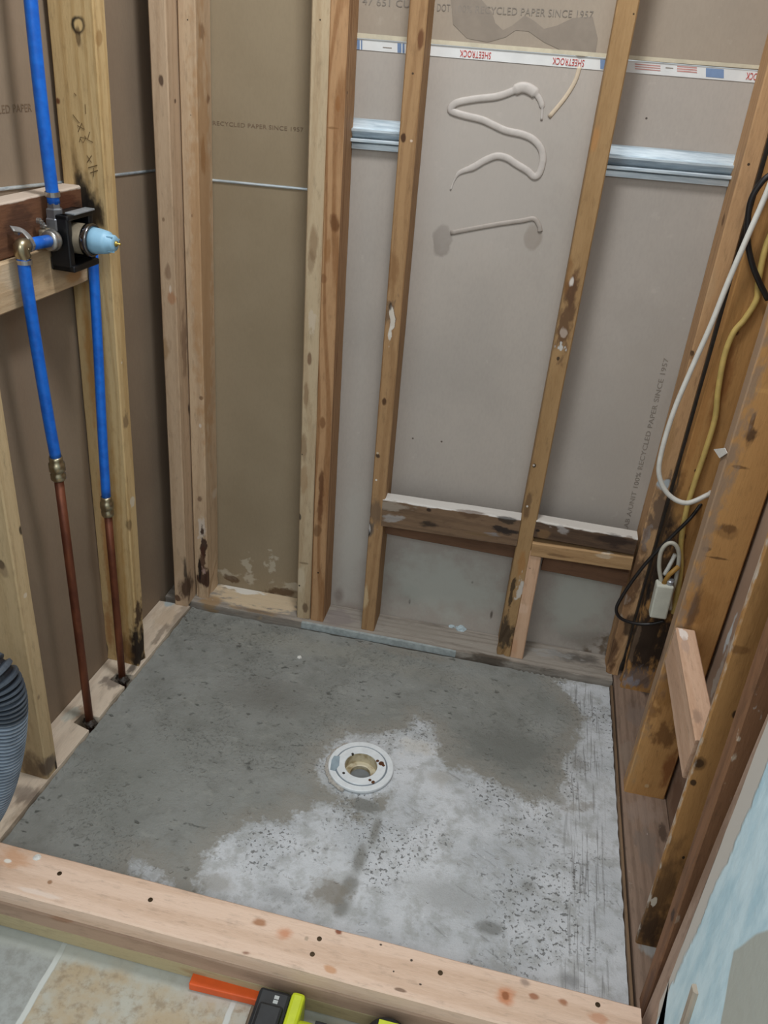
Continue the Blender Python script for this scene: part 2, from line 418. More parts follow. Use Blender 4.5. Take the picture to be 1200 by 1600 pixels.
# tiled floor in front of the curb
def tiles():
    k = NT('floor_tile'); co = k.obj(); sp = k.n('SeparateXYZ', [co]).node.outputs
    w = k.math('MULTIPLY', k.math('SUBTRACT', k.noise(co, 14, 3), 0.5), 0.010)
    u = k.math('DIVIDE', k.math('SUBTRACT', k.math('ADD', sp[0], w), 0.153), 0.333)
    v = k.math('DIVIDE', k.math('ADD', k.math('ADD', sp[1], w), 1.36), 0.40)
    def gap(t):
        fr = k.math('FRACT', t); return k.math('MINIMUM', fr, k.math('SUBTRACT', 1.0, fr))
    g = k.math('MINIMUM', gap(u), gap(v))
    grout = k.ramp(g, 0.019, 0.011)
    cell = k.n('TexWhiteNoise', {0: k.n('CombineXYZ', [k.math('FLOOR', u), k.math('FLOOR', v), 0.0])}, out=0, noise_dimensions='3D')
    n1 = k.noise(co, 9, 5, .6); n2 = k.noise(co, 48, 5, .7)
    tan = k.mix(k.ramp(n1, .40, .62), lin((174, 156, 128)), lin((178, 176, 164)))
    tan = k.mix(k.math('MULTIPLY', k.ramp(n2, .46, .70), .65), tan, lin((134, 116, 92)))
    gre = k.mix(k.ramp(n2, .35, .7), lin((160, 162, 158)), lin((140, 140, 134)))
    isl = k.math('LESS_THAN', sp[0], 0.153)
    col = k.mix(isl, tan, gre)
    col = k.mix(grout, col, lin((196, 198, 192)))
    edge = k.ramp(k.math('ADD', sp[1], k.math('MULTIPLY', k.math('SUBTRACT', n1, .5), .05)), -1.012, -0.99)   # cut edge and thinset beside the curb
    col = k.mix(k.math('MULTIPLY', edge, .7), col, lin((176, 178, 170)))
    k.put(k.b.inputs['Base Color'], col); k.b.inputs['Roughness'].default_value = 0.5
    k.bump(k.math('SUBTRACT', n2, k.math('MULTIPLY', grout, 2.0)), 0.3, 0.002)
    return k.m
fl = link('floor', box_bm(-0.6, 1.9, -2.6, 0.14, TILE-0.02, TILE), tiles()); struct(fl, 'tan and grey stone look floor tiles before the curb')

# ------------------------------------------------------------------ concrete shower floor
PXT = lambda pts: [tuple(atz(x, y, 0).xy) for x, y in pts]
dry_polys = [PXT([(868, 1064), (892, 1092), (915, 1118), (908, 1150), (895, 1172), (884, 1195), (886, 1220), (862, 1252), (822, 1252), (772, 1224), (738, 1204),
      (704, 1202), (690, 1186), (688, 1160), (668, 1132), (650, 1122), (640, 1140), (602, 1147), (575, 1152), (545, 1150), (522, 1162), (506, 1178), (496, 1198), (505, 1222), (528, 1240), (548, 1246), (548, 1268), (576, 1276),
      (596, 1266), (582, 1252), (590, 1244), (612, 1238), (604, 1262), (570, 1282), (540, 1268), (520, 1256), (500, 1258), (478, 1272), (462, 1262), (450, 1288), (418, 1284), (392, 1288), (366, 1300), (336, 1318), (322, 1336), (326, 1352), (306, 1372),
      (318, 1392), (330, 1450), (1000, 1640), (1020, 1560), (960, 1066)]),
      PXT([(206, 1346), (232, 1350), (262, 1376), (270, 1392), (228, 1380), (204, 1360)])]
# the drawn outlines as a distance field on the slab's own grid
def sdf(P, poly):
    poly = np.array(poly); a = poly; b = np.roll(poly, -1, 0); best = np.full(len(P), 1e9); ins = np.zeros(len(P), bool)
    for p, q in zip(a, b):
        e = q-p; t = np.clip(((P-p)@e)/(e@e+1e-12), 0, 1); d = np.hypot(*(P-p-t[:, None]*e).T); best = np.minimum(best, d)
        c = ((p[1] > P[:, 1]) != (q[1] > P[:, 1])) & (P[:, 0] < (q[0]-p[0])*(P[:, 1]-p[1])/(q[1]-p[1]+1e-12)+p[0]); ins ^= c
    return np.where(ins, best, -best)
DC = Vector((0.5903, -0.4545, 0)); NX, NY = 200, 160
bm = bmesh.new(); grid = []
for j in range(NY+1):
    y = -0.003 - (D+0.06)*j/NY; row_ = []
    for i in range(NX+1):
        xl = 0.0625*y + 0.003 + 0.003*mnoise.noise(Vector((0, y*30, 0))); xr = W-0.004+0.0025*mnoise.noise(Vector((5, y*40, 0)))
        x = xl + (xr-xl)*i/NX
        yy = y + (0.006*mnoise.noise(Vector((x*25, 3, 0)))+(0.004*math.sin(x*420) if .93 < x < 1.06 else 0) if j == 0 else 0)
        h = 0.0022*mnoise.noise(Vector((x*7, y*7, 0))) + 0.0010*mnoise.noise(Vector((x*30, y*30, 2)))
        h += -0.0035*max(0, 1-math.hypot(x-DC.x, y-DC.y)/0.16)
        h += .010*max(0.0, 1-(x-xl)/.013)*(.6+.8*abs(mnoise.noise(Vector((1, y*22, 0)))))
        row_.append(bm.verts.new((x, yy, h)))
    grid.append(row_)
for j in range(NY):
    for i in range(NX):
        c = sum((v.co for v in (grid[j][i], grid[j+1][i+1])), Vector())/2
        if (c.xy-DC.xy).length < 0.058: continue
        bm.faces.new((grid[j+1][i], grid[j+1][i+1], grid[j][i+1], grid[j][i]))
bmesh.ops.delete(bm, geom=[v for v in bm.verts if not v.link_faces], context='VERTS')
ex = bmesh.ops.extrude_edge_only(bm, edges=[e for e in bm.edges if e.is_boundary])
for v in ex['geom']:
    if isinstance(v, bmesh.types.BMVert): v.co.z = -0.04

def concrete():
    k = NT('shower_concrete'); co = k.obj(); sp = k.n('SeparateXYZ', [co]).node.outputs
    at = k.n('Attribute', out=2, attribute_name='dry')
    nb = k.noise(co, 6, 5, .6); nm = k.noise(co, 24, 5, .65); nf = k.noise(co, 110, 4, .65); nvf = k.noise(co, 330, 3, .6)
    wob = k.math('SUBTRACT', nm, .5)
    e = k.math('ADD', at, k.math('MULTIPLY', wob, 0.10)); e = k.math('ADD', e, k.math('MULTIPLY', k.math('SUBTRACT', nf, .5), 0.045))
    dry = k.ramp(e, -0.014, 0.014); fringe = k.math('SUBTRACT', k.ramp(e, -0.07, 0.0), dry, clamp=True)
    # damp mortar
    wet = k.mix(k.ramp(nb, .3, .7), lin((142, 143, 139)), lin((126, 127, 122)))
    wet = k.mix(k.math('MULTIPLY', k.ramp(nm, .5, .75), .35), wet, lin((104, 103, 97)))
    pock = k.noise(k.vec('MULTIPLY', co, (42, 62, 42)), 1.0, 2, .5)
    clump = k.ramp(k.noise(co, 7.5, 3, .6), .42, .62)
    wet = k.mix(k.math('MULTIPLY', k.math('MULTIPLY', k.ramp(pock, .60, .68), clump), .7), wet, lin((74, 75, 71)))
    pale = k.noise(k.vec('MULTIPLY', co, (18, 30, 18)), 1.0, 5, .7)
    wet = k.mix(k.math('MULTIPLY', k.ramp(pale, .52, .72), .4), wet, lin((162, 162, 154)))
    P = lambda x, y: atz(x, y, 0)
    wet = k.spots(wet, co, [(P(790, 1170), (.17, .10, 1), (114, 115, 110), .9, .7, .5), (P(480, 1010), (.42, .06, 1), (146, 145, 136), .6, .9, .5), (P(700, 1060), (.3, .05, 1), (140, 138, 130), .5, .9, .6),
        (P(200, 1200), (.2, .2, 1), (128, 130, 124), .5, .9, .5), (P(420, 1090), (.16, .10, 1), (108, 106, 100), .6, .9, .5), (P(640, 1020), (.2, .03, 1), (138, 130, 118), .5, .9, .8)], wob)
    wet = k.mix(k.math('MULTIPLY', fringe, .55), wet, lin((148, 142, 132)))
    # dry cement
    dr = k.mix(k.ramp(nb, .35, .65), lin((202, 204, 207)), lin((178, 181, 184)))
    dr = k.mix(k.math('MULTIPLY', k.ramp(nm, .46, .64), .55), dr, lin((156, 156, 152)))
    pits = k.ramp(k.noise(co, 120, 3, .6), .57, .63)
    zone = k.ramp(k.noise(co, 5.5, 4, .6), .47, .60)
    dr = k.mix(k.math('MULTIPLY', k.math('MULTIPLY', pits, zone), .85), dr, lin((104, 104, 102)))
    # trowel scratches along the right edge, then finer ones further in
    scr = k.noise(k.vec('MULTIPLY', co, (190, 9, 1)), 1.0, 2, .5)
    band = k.math('MULTIPLY', k.ramp(sp[0], 1.03, 1.07), k.ramp(sp[0], 1.15, 1.12))
    dr = k.mix(k.math('MULTIPLY', k.math('MULTIPLY', k.ramp(scr, .54, .64), band), .55), dr, lin((112, 110, 108)))
    scr2 = k.noise(k.vec('MULTIPLY', k.n('VectorRotate', {0: co, 'Angle': 0.5}, rotation_type='Z_AXIS'), (14, 110, 1)), 1.0, 2, .5)
    dr = k.mix(k.math('MULTIPLY', k.math('MULTIPLY', k.ramp(scr2, .60, .70), k.ramp(nb, .5, .6)), .45), dr, lin((120, 120, 118)))
    tr = [P(600, 1278), P(572, 1320), P(552, 1365), P(538, 1400), P(528, 1432)]
    sp_ = [((a+b)/2, (.014+.005*i, (a-b).length*.75, 1), (130, 129, 124), .9, .7, .5) for i, (a, b) in enumerate(zip(tr, tr[1:]))]
    sp_ += [(P(574, 1260), (.045, .026, 1), (120, 120, 115), .92, .4, .7), (P(515, 1395), (.045, .05, 1), (134, 128, 118), .85, .6, .9), (P(765, 1450), (.035, .022, 1), (118, 118, 114), .8, .7, .6), (P(825, 1385), (.022, .022, 1), (128, 128, 124), .7, .8, .6),
        (P(700, 1400), (.12, .05, 1), (150, 150, 148), .6, .9, 1.2), (P(890, 1530), (.03, .02, 1), (130, 130, 130), .7, .8, .5), (P(690, 1215), (.05, .03, 1), (160, 156, 148), .6, .9, 1.0), (P(900, 1190), (.03, .05, 1), (130, 128, 122), .7, .8, 1.5),
        (P(860, 1240), (.08, .05, 1), (140, 136, 128), .7, .8, 1.8), (P(690, 1150), (.05, .05, 1), (136, 130, 120), .7, .8, 1.8), (P(650, 1165), (.06, .04, 1), (196, 192, 184), .6, .9, 1.0),
        (P(330, 1380), (.05, .03, 1), (150, 146, 138), .6, .9, 1.0), (P(435, 1395), (.05, .02, 1), (136, 136, 134), .55, .9, 1.8)]
    dr = k.mix(k.math('MULTIPLY', k.ramp(nf, .58, .72), .30), dr, lin((228, 230, 232)))
    dr = k.mix(k.math('MULTIPLY', k.ramp(nvf, .60, .72), .35), dr, lin((140, 140, 138)))
    dr = k.spots(dr, co, sp_, wob)
    col = k.mix(dry, wet, dr)
    k.put(k.b.inputs['Base Color'], col); k.put(k.b.inputs['Roughness'], k.n('MapRange', [dry, 0., 1., .62, .85])); k.b.inputs['Specular IOR Level'].default_value = .3
    hh = k.math('SUBTRACT', k.math('ADD', k.math('MULTIPLY', nm, .8), k.math('MULTIPLY', nf, .5)), k.math('MULTIPLY', k.ramp(pock, .66, .74), .6))
    hh = k.math('SUBTRACT', k.math('ADD', hh, k.math('MULTIPLY', nvf, .25)), k.math('MULTIPLY', k.math('MULTIPLY', pits, zone), .5))
    k.bump(hh, .75, .004)
    return k.m
slab = link('floor_shower', bm, concrete(), smooth=False); struct(slab, 'patchy grey concrete shower floor, damp at the back and dry in front')
co = np.array([v.co[:2] for v in slab.data.vertices])
dv = np.maximum.reduce([sdf(co, p) for p in dry_polys])
att = slab.data.attributes.new('dry', 'FLOAT', 'POINT'); att.data.foreach_set('value', np.clip(dv, -.12, .12).astype(np.float32))

# =================================================================== BOTTOM PLATES
DK = (44, 32, 24); BK = (26, 20, 17); RED = (92, 48, 24); PALE = (200, 188, 170); BLUE = (168, 184, 190)
def wpt(px, py, z=PZ): return atz(px, py, z)
xb = [(-0.10, .112), (-0.10, .03)]
# back plate, uneven along its front
poly = [(-0.085, SY), (-0.085, 0.012)] + [(x/100, 0.0075 + 0.003*mnoise.noise(Vector((x*.31, 0, 0)))) for x in range(-6, 116, 3)] + [(1.172, 0.008), (1.172, SY)]
S2 = lambda px, py, r, rgb, st, soft=.5, wb=.6: (wpt(px, py), r, rgb, st, soft, wb)
bp = link('back_sole_plate', prism_bm(poly, -0.04, PZ, 0.002), wood('back_plate_wood', (158, 150, 140), (134, 124, 114), 'X', 31, [
    S2(405, 934, (.16, .075, .1), (214, 192, 160), .85, .4), S2(385, 922, (.07, .022, .1), (226, 222, 214), .9, .4, .9), S2(400, 955, (.10, .012, .1), (112, 88, 62), .7, .7), S2(330, 940, (.04, .03, .1), (160, 130, 92), .8, .5),
    S2(530, 965, (.06, .05, .1), (138, 128, 124), .8, .6), S2(520, 985, (.07, .009, .1), (158, 168, 170), .7, .6), S2(600, 1000, (.05, .009, .1), (160, 170, 172), .6, .6),
    S2(650, 985, (.10, .04, .1), (146, 138, 128), .6, .6), S2(900, 1028, (.10, .03, .1), (86, 80, 74), .8, .7), S2(860, 1020, (.08, .02, .1), (162, 160, 156), .6, .6, 1.4), S2(925, 1065, (.06, .012, .1), (132, 106, 70), .8, .6),
    S2(760, 1025, (.1, .012, .1), (70, 58, 46), .8, .7), S2(860, 1050, (.10, .012, .1), (66, 54, 42), .8, .7)], specks=.9, dirt=.45))
tag(bp, 'weathered sole plate along the foot of the back wall, splashed with thinset', 'board')
# pale sealant strip along the plate's front edge
sp_pts = [(x/1000, .0035+.0015*mnoise.noise(Vector((x*.02, 3, 0)))) for x in range(318, 760, 14)]
sl_ = prism_bm(sp_pts + [(x, .0125-max(0, x-.60)*.02) for x, y in reversed(sp_pts)], -.002, PZ+.0012, .001)
tag(link('sealant_strip', sl_, plain('sealant_pale', (168, 176, 176), .6, 0, .14, 70)), 'pale grey sealant strip along the front edge of the back plate', 'sealant')
# left plate with a notch cut for each copper pipe
def LV(px, py, z=PZ):
    q = atz(px, py, z); return q.dot(DU), q.dot(DV)
n1 = LV(140, 1128); n2 = LV(190, 1060)
def notch(v, w=.022): return [(0.0, v-w), (-.042, v-w*.8), (-.046, v+w*.7), (0.0, v+w)]
pl = [(-.09, .02), (0.0, .012)] + [(0.0, .1), (0.001, .2)] + notch(n2[1]) + [(0.0, .42)] + notch(n1[1]) + [(0.001, .6), (0.0, .80), (0.0, .868), (-.09, .868)]
pl = [(u+(.0015*mnoise.noise(Vector((v*40, 1, 0))) if u > -.02 else 0), -v) for u, v in pl]
LS = lambda px, py, r, rgb, st, soft=.5, wb=.6: (LM.inverted() @ atz(px, py, PZ), r, rgb, st, soft, wb)
lp = link('left_sole_plate', prism_bm(pl, -0.04, PZ, 0.002), wood('left_plate_wood', (222, 206, 186), (204, 186, 166), 'Y', 32, [
    LS(262, 965, (.05, .06, .1), (198, 176, 150), .6), LS(285, 960, (.02, .12, .1), (152, 138, 124), .7), LS(265, 942, (.02, .02, .1), (170, 184, 188), .8, .5), LS(250, 990, (.012, .07, .1), (138, 124, 110), .7, .6, .9),
    LS(125, 1115, (.03, .035, .1), (146, 122, 98), .7), LS(180, 1065, (.04, .03, .1), (120, 108, 98), .8), LS(188, 1085, (.015, .06, .1), (162, 146, 128), .7, .5, 1.), LS(112, 1115, (.02, .03, .1), (186, 196, 190), .5),
    LS(60, 1260, (.06, .10, .1), (140, 118, 98), .6, .7), LS(40, 1240, (.05, .03, .1), (110, 100, 92), .6, .7), LS(205, 1045, (.012, .03, .1), (60, 52, 46), .8, .6)], specks=.25, dirt=.15), None, LM)
tag(lp, 'pale sole plate along the left wall, notched for two copper pipes', 'board')
# right plate
poly = [(1.1745+.001*mnoise.noise(Vector((0, y*.07, 3))), -y/100) for y in range(-6, 172, 4)] + [(1.273, -1.68), (1.273, .06)]
rp = link('right_sole_plate', prism_bm(poly, -0.04, PZ, 0.002), wood('right_plate_wood', (140, 118, 102), (116, 96, 82), 'Y', 33, [
    S2(1005, 1270, (.05, .06, .1), (146, 128, 116), .6, .7, 1.), S2(1000, 1120, (.05, .05, .1), (126, 110, 100), .7), S2(980, 1180, (.02, .06, .1), (138, 122, 108), .6), S2(1010, 1320, (.03, .06, .1), (122, 108, 98), .7), S2(1035, 1300, (.012, .03, .1), (70, 54, 44), .8),
    S2(1015, 1080, (.04, .03, .1), (60, 50, 44), .8), S2(1012, 1480, (.02, .02, .1), (150, 152, 150), .7, .5)], specks=.6, dirt=.5))
tag(rp, 'grey weathered sole plate along the right wall with white specks', 'board')
strip = link('edge_strip', prism_bm([(1.1662, -.004), (1.1662, -.9), (1.1712, -.905), (1.1718, -.004)], -.03, .010, .001), wood('strip_wood', (128, 104, 80), (96, 76, 58), 'Y', 34, dirt=.8, specks=.4))
tag(strip, 'thin dark wood strip between concrete and right sole plate', 'strip')

# =================================================================== STUDS
HT = 2.42
def fy(px0, py0, px1, py1, y, zb=PZ, zt=HT):
    """a vertical edge through two pixels in the plane Y=y, from zb to zt"""
    a, b = aty(px0, py0, y), aty(px1, py1, y)
    f = lambda z: a + (b-a)*((z-a.z)/(b.z-a.z))
    return f(zb), f(zt)
X1 = (1, 0, 0)
KN = (92, 52, 26)
# doubled stud of the back wall: a pale one and an orange one
a, b = fy(464, 940, 487, 0, BY)
s = board('wall_stud', a, b, X1, .0375, .089, (186, 166, 136), (160, 134, 102), [
    (470, 905, 'f', .016, .05, (196, 180, 154), .7), (490, 380, 'f', .012, .05, (128, 100, 70), .6), (486, 410, 'f', .012, .03, (120, 96, 70), .5), (484, 560, 'f', .006, .02, KN, .7), (478, 620, 'f', .008, .04, (128, 100, 72), .6),
    (474, 700, 'f', .012, .05, (120, 92, 62), .6), (468, 808, 'f', .005, .012, BK, .8), (475, 750, 'f', .012, .06, (150, 120, 86), .6), (477, 950, 'f', .010, .02, (86, 62, 44), .7), (468, 915, 'f', .003, .003, BK, .9), (472, 710, 'f', .003, .003, BK, .9), (500, 31, 'f', .002, .002, BK, .9), (474, 880, 'f', .018, .004, (110, 90, 66), .6), (488, 500, 'f', .010, .03, (196, 180, 158), .8, .5, 1.5)],
    seed=1, mk=dict(ring=.4, dirt=.15, specks=.15), rag0=.003)
tag(s, 'pale stud, left half of the doubled stud on the back wall', 'stud')
a, b = fy(485, 950, 516, 0, BY)
s = board('wall_stud', a, b, X1, .0375, .089, (176, 138, 100), (144, 104, 68), [
    (522, 350, 'f', .013, .022, (100, 62, 32), .8), (528, 160, 'f', .006, .02, (140, 92, 50), .6), (512, 390, 'f', .010, .03, (140, 96, 54), .6), (502, 760, 'f', .009, .06, (86, 50, 26), .8), (500, 800, 'f', .010, .04, (96, 58, 32), .7), (504, 660, 'f', .009, .02, (110, 70, 38), .7),
    (497, 830, 'f', .014, .02, (96, 66, 40), .6), (478, 945, 'f', .012, .02, (80, 54, 34), .8), (497, 895, 'f', .003, .003, BK, .9), (543, 145, 'r', .004, .004, BK, .8), (540, 95, 'r', .01, .012, (120, 76, 40), .6), (505, 435, 'f', .012, .012, (110, 70, 40), .5), (520, 200, 'f', .020, .003, (120, 84, 50), .6)],
    seed=2, mk=dict(ring=.9, freq=520), rag0=.003)
tag(s, 'orange grained stud, right half of the doubled stud on the back wall', 'stud')
# the stud right of it
a, b = fy(566, 960, 640, 0, BY)
s = board('wall_stud', a, b, X1, .0360, .089, (164, 130, 92), (136, 102, 68), [
    (657, 61, 'f', .008, .022, (96, 58, 32), .85), (630, 215, 'f', .007, .010, (62, 36, 20), .9), (600, 627, 'f', .007, .012, (70, 44, 24), .9), (632, 330, 'r', .020, .03, (74, 46, 28), .8), (632, 350, 'r', .012, .02, (60, 38, 24), .7), (610, 490, 'f', .016, .05, (104, 84, 66), .8, .5, 1.2), (612, 500, 'f', .006, .035, (206, 198, 186), .9, .4, 1.8), (609, 520, 'f', .006, .02, (210, 204, 194), .8, .4, 2.0), (610, 478, 'f', .004, .01, BK, .7),
    (590, 712, 'f', .007, .008, (60, 44, 32), .9), (590, 708, 'f', .004, .004, (200, 186, 166), .7), (588, 750, 'f', .003, .003, (220, 214, 204), .9), (585, 800, 'f', .02, .05, (96, 80, 66), .7), (578, 826, 'f', .014, .035, (88, 80, 74), .9, .4), (578, 822, 'f', .010, .026, (196, 194, 192), .9, .4, 2.2), (576, 835, 'f', .008, .012, BK, .8, .4, 1.5),
    (570, 935, 'f', .012, .05, (196, 172, 136), .7), (566, 915, 'f', .004, .03, BK, .7, .5, 1.), (645, 115, 'f', .003, .003, BK, .8), (643, 220, 'f', .004, .004, (210, 190, 170), .9), (658, 220, 'r', .006, .014, (70, 44, 30), .8), (612, 420, 'f', .02, .06, (128, 92, 58), .6)],
    seed=3, mk=dict(ring=.45, dirt=.1), rag0=.004)
tag(s, 'stud with oval knots and a white plaster smear, at the left end of the blocking', 'stud')
# the stud in the middle of the two blocks
a, b = fy(779, 1000, 966, 0, BY)
s = board('wall_stud', a, b, X1, .0385, .089, (162, 130, 90), (138, 106, 68), [
    (893, 455, 'f', .013, .05, (96, 66, 44), .9, .5), (885, 500, 'f', .02, .11, (92, 66, 46), .85, .6, .9), (893, 440, 'f', .006, .012, (214, 206, 198), .9, .5), (882, 520, 'f', .008, .012, (176, 160, 146), .8, .5, 1.2), (876, 545, 'f', .010, .016, (196, 196, 192), .9, .4, 1.8), (872, 560, 'f', .005, .006, BK, .8), (835, 728, 'f', .005, .007, BK, .9), (834, 727, 'f', .003, .003, (214, 208, 200), .8),
    (825, 790, 'f', .010, .05, (70, 46, 32), .6), (824, 791, 'f', .003, .004, (214, 208, 200), .8), (815, 850, 'l', .06, .10, BK, .8, .6), (820, 700, 'f', .03, .18, (128, 88, 52), .6, .8), (815, 880, 'f', .012, .05, (160, 112, 62), .6), (812, 920, 'f', .010, .04, (196, 190, 182), .9, .4, 1.3), (800, 925, 'f', .006, .05, BK, .8, .5, 1.2), (788, 990, 'f', .035, .06, (72, 58, 44), .95, .4, .6), (785, 1010, 'l', .06, .06, DK, .9, .6), (990, 22, 'f', .002, .002, BK, .9), (955, 12, 'f', .012, .02, (200, 158, 110), .5),
    (880, 430, 'f', .02, .06, (130, 92, 54), .7), (930, 215, 'f', .012, .03, (176, 124, 72), .5)],
    seed=4, mk=dict(ring=.25, dirt=.12), rag0=.006, eaten=.25)
tag(s, 'stained stud with rotted dark foot between the two wall blocks', 'stud')
# last stud of the back wall, in the right corner
p0, p1 = aty(948, 1044, .032), aty(1163, 240, .032)
f = lambda z: p0 + (p1-p0)*((z-p0.z)/(p1.z-p0.z))
s = board('wall_stud', f(PZ), f(HT), X1, .0345, .082, (184, 146, 106), (152, 114, 80), [
    (985, 905, 'f', .04, .12, (74, 56, 44), .85, .6, .8), (950, 1020, 'f', .03, .07, (58, 46, 36), .95, .5, .6), (974, 935, 'f', .014, .02, (176, 168, 158), .8, .4, 1.2), (1030, 800, 'f', .03, .10, (92, 76, 66), .8, .6, .9), (1036, 758, 'f', .016, .016, (176, 184, 188), .9, .4, .8), (968, 965, 'f', .012, .014, (190, 184, 174), .85, .4, .8),
    (1010, 840, 'f', .012, .03, (140, 130, 124), .8, .4, 1.6), (1082, 552, 'f', .006, .008, (58, 42, 28), .9), (1080, 556, 'f', .010, .010, (110, 82, 54), .5), (1130, 345, 'l', .014, .014, (90, 60, 34), .7), (1170, 257, 'f', .003, .003, BK, .9), (1110, 450, 'f', .012, .05, (180, 148, 112), .6), (970, 960, 'l', .05, .3, (120, 86, 58), .6),
    (985, 975, 'f', .02, .05, (50, 38, 30), .8), (1040, 690, 'f', .02, .08, (150, 116, 76), .5)],
    seed=5, mk=dict(ring=.3, dirt=.25, specks=.15), rag0=.006, eaten=.25)
tag(s, 'corner stud of the back wall behind the hanging white cable', 'stud')
# corner posts, left
p0, p1 = aty(273, 940, -.020), aty(230, 0, -.020)
f = lambda z: p0 + (p1-p0)*((z-p0.z)/(p1.z-p0.z))
s = board('corner_post', f(PZ), f(HT), X1, .0370, .089, (190, 164, 136), (166, 138, 110), [
    (252, 126, 'f', .007, .012, (70, 48, 36), .85), (268, 465, 'f', .012, .02, (170, 120, 84), .7), (266, 452, 'f', .004, .012, (220, 204, 186), .7), (262, 425, 'f', .010, .02, (120, 92, 70), .6), (277, 935, 'f', .012, .012, (86, 60, 44), .9, .5, 1.), (292, 920, 'r', .05, .05, (64, 42, 30), .9, .6), (290, 890, 'r', .008, .05, BK, .8), (275, 880, 'f', .02, .05, (176, 150, 120), .5), (288, 540, 'r', .02, .1, (110, 84, 64), .6), (274, 158, 'r', .006, .006, (70, 46, 32), .8), (258, 545, 'f', .012, .03, (150, 118, 80), .6), (255, 343, 'f', .004, .006, (110, 84, 62), .7), (295, 640, 'r', .006, .02, (60, 44, 36), .8)],
    seed=6, mk=dict(ring=.35), rag0=.004)
tag(s, 'left and nearer of the two pale corner posts', 'stud')
p0, p1 = aty(305, 925, .030), aty(276, 0, .030)
f = lambda z: p0 + (p1-p0)*((z-p0.z)/(p1.z-p0.z))
s = board('corner_post', f(PZ), f(HT), X1, .0385, .083, (194, 168, 138), (168, 140, 112), [
    (316, 830, 'f', .012, .05, (200, 188, 176), .8, .4, 1.2), (318, 850, 'f', .010, .05, (58, 36, 26), .95, .4, 1.2), (316, 880, 'f', .012, .05, (74, 44, 32), .9, .4, 1.), (320, 905, 'f', .030, .035, (64, 38, 28), .95, .4, .6), (312, 890, 'f', .005, .05, BK, .9), (318, 895, 'f', .006, .02, (190, 160, 150), .7, .4, 1.5), (312, 665, 'f', .006, .008, (210, 200, 186), .8, .4, 1.2), (314, 622, 'f', .008, .008, (96, 70, 52), .8), (312, 780, 'f', .008, .012, (96, 66, 48), .7),
    (315, 50, 'r', .02, .02, (96, 64, 40), .6), (317, 245, 'r', .02, .05, (120, 80, 48), .8), (325, 155, 'r', .012, .012, (96, 60, 36), .7), (293, 31, 'f', .002, .002, BK, .9), (298, 180, 'f', .002, .002, BK, .8), (300, 337, 'f', .003, .004, (120, 104, 90), .9), (320, 400, 'r', .06, .6, (170, 128, 84), .6), (336, 770, 'r', .02, .02, (205, 190, 170), .6)],
    seed=8, mk=dict(ring=.35), rag0=.006, eaten=.35)
tag(s, 'right and farther corner post with a rotted gouge near its foot', 'stud')
# left wall stud with the burn marks
def lstud(px0, py0, px1, py1, v, **kw):
    a, b = atv(px0, py0, v), atv(px1, py1, v)
    f = lambda z: a + (b-a)*((z-a.z)/(b.z-a.z))
    return f(PZ), f(HT)
a, b = lstud(167, 1030, 72, 0, .292)
SOOT = (30, 24, 18)
stud_l = board('wall_stud', a, b, DU, .089, .037, (198, 170, 124), (172, 140, 92), [
    (122, 39, 'f', .0155, .017, SOOT, .95, .35, .3), (123, 39, 'f', .0105, .012, (204, 174, 124), 1.0, .4, .3), (122, 55, 'f', .006, .018, (70, 48, 26), .7), (91, 158, 'f', .007, .008, (96, 48, 24), .9),
    (122, 280, 'f', .014, .06, (70, 52, 30), .8, .9), (130, 305, 'f', .022, .06, SOOT, .97, .7), (140, 330, 'f', .034, .045, BK, 1.0, .6), (150, 342, 'f', .026, .035, (60, 46, 28), .85, .9), (132, 400, 'f', .04, .045, (72, 54, 34), .6, .9),
    (140, 560, 'f', .013, .20, (176, 118, 48), .55, .8), (165, 850, 'f', .012, .25, (170, 108, 46), .55, .8), (170, 980, 'f', .016, .10, (150, 92, 40), .6, .8), (200, 1015, 'f', .035, .06, (96, 66, 42), .75, .7), (214, 1020, 'r', .05, .10, (30, 20, 16), .97, .5), (218, 960, 'r', .02, .06, (60, 38, 28), .9, .6, 1.), (210, 1030, 'f', .03, .02, DK, .7, .8), (190, 567, 'r', .008, .008, (214, 206, 190), .9, .4, 1.2), (196, 660, 'r', .012, .03, (130, 108, 80), .8, .5, 1.), (208, 785, 'r', .010, .014, (206, 196, 176), .8, .4, 1.2), (203, 820, 'r', .012, .02, (110, 88, 60), .7), (155, 60, 'r', .014, .014, (140, 104, 60), .6), (178, 930, 'f', .02, .15, (150, 108, 58), .4, .8),
    (190, 900, 'f', .02, .5, (172, 128, 66), .5, .9)],
    seed=11, mk=dict(ring=.5, freq=420), rag0=.005, eaten=.2)
tag(stud_l, 'yellowish stud with burn ring and soot mark beside the shower valve', 'stud')
# its pencil marks
pm = plain('pencil', (112, 88, 52), .8)
Ms = MW[stud_l.name]; sn = Ms.to_3x3() @ Vector((0, 1, 0))
bm = bmesh.new()
for st in ([(114, 179), (124, 192)], [(121, 196), (132, 202), (128, 192), (122, 206)], [(133, 163), (134, 178)], [(125, 216), (130, 223), (134, 216), (126, 214), (124, 222)], [(140, 206), (137, 218), (145, 222)], [(137, 218), (132, 212)], [(136, 243), (143, 254)], [(143, 243), (136, 254)], [(138, 262), (152, 258)], [(141, 270), (153, 266)], [(146, 262), (146, 276)], [(116, 145), (119, 149)]):
    pts = [hit(x, y, Ms.translation - sn*.0004, sn) for x, y in st]
    tube_bm(pts, .0007, 6, bm=bm)
o = link('pencil_mark', to_local(bm, Ms), pm, stud_l, Ms); o['label'] = 'faint pencil figures on the stud'
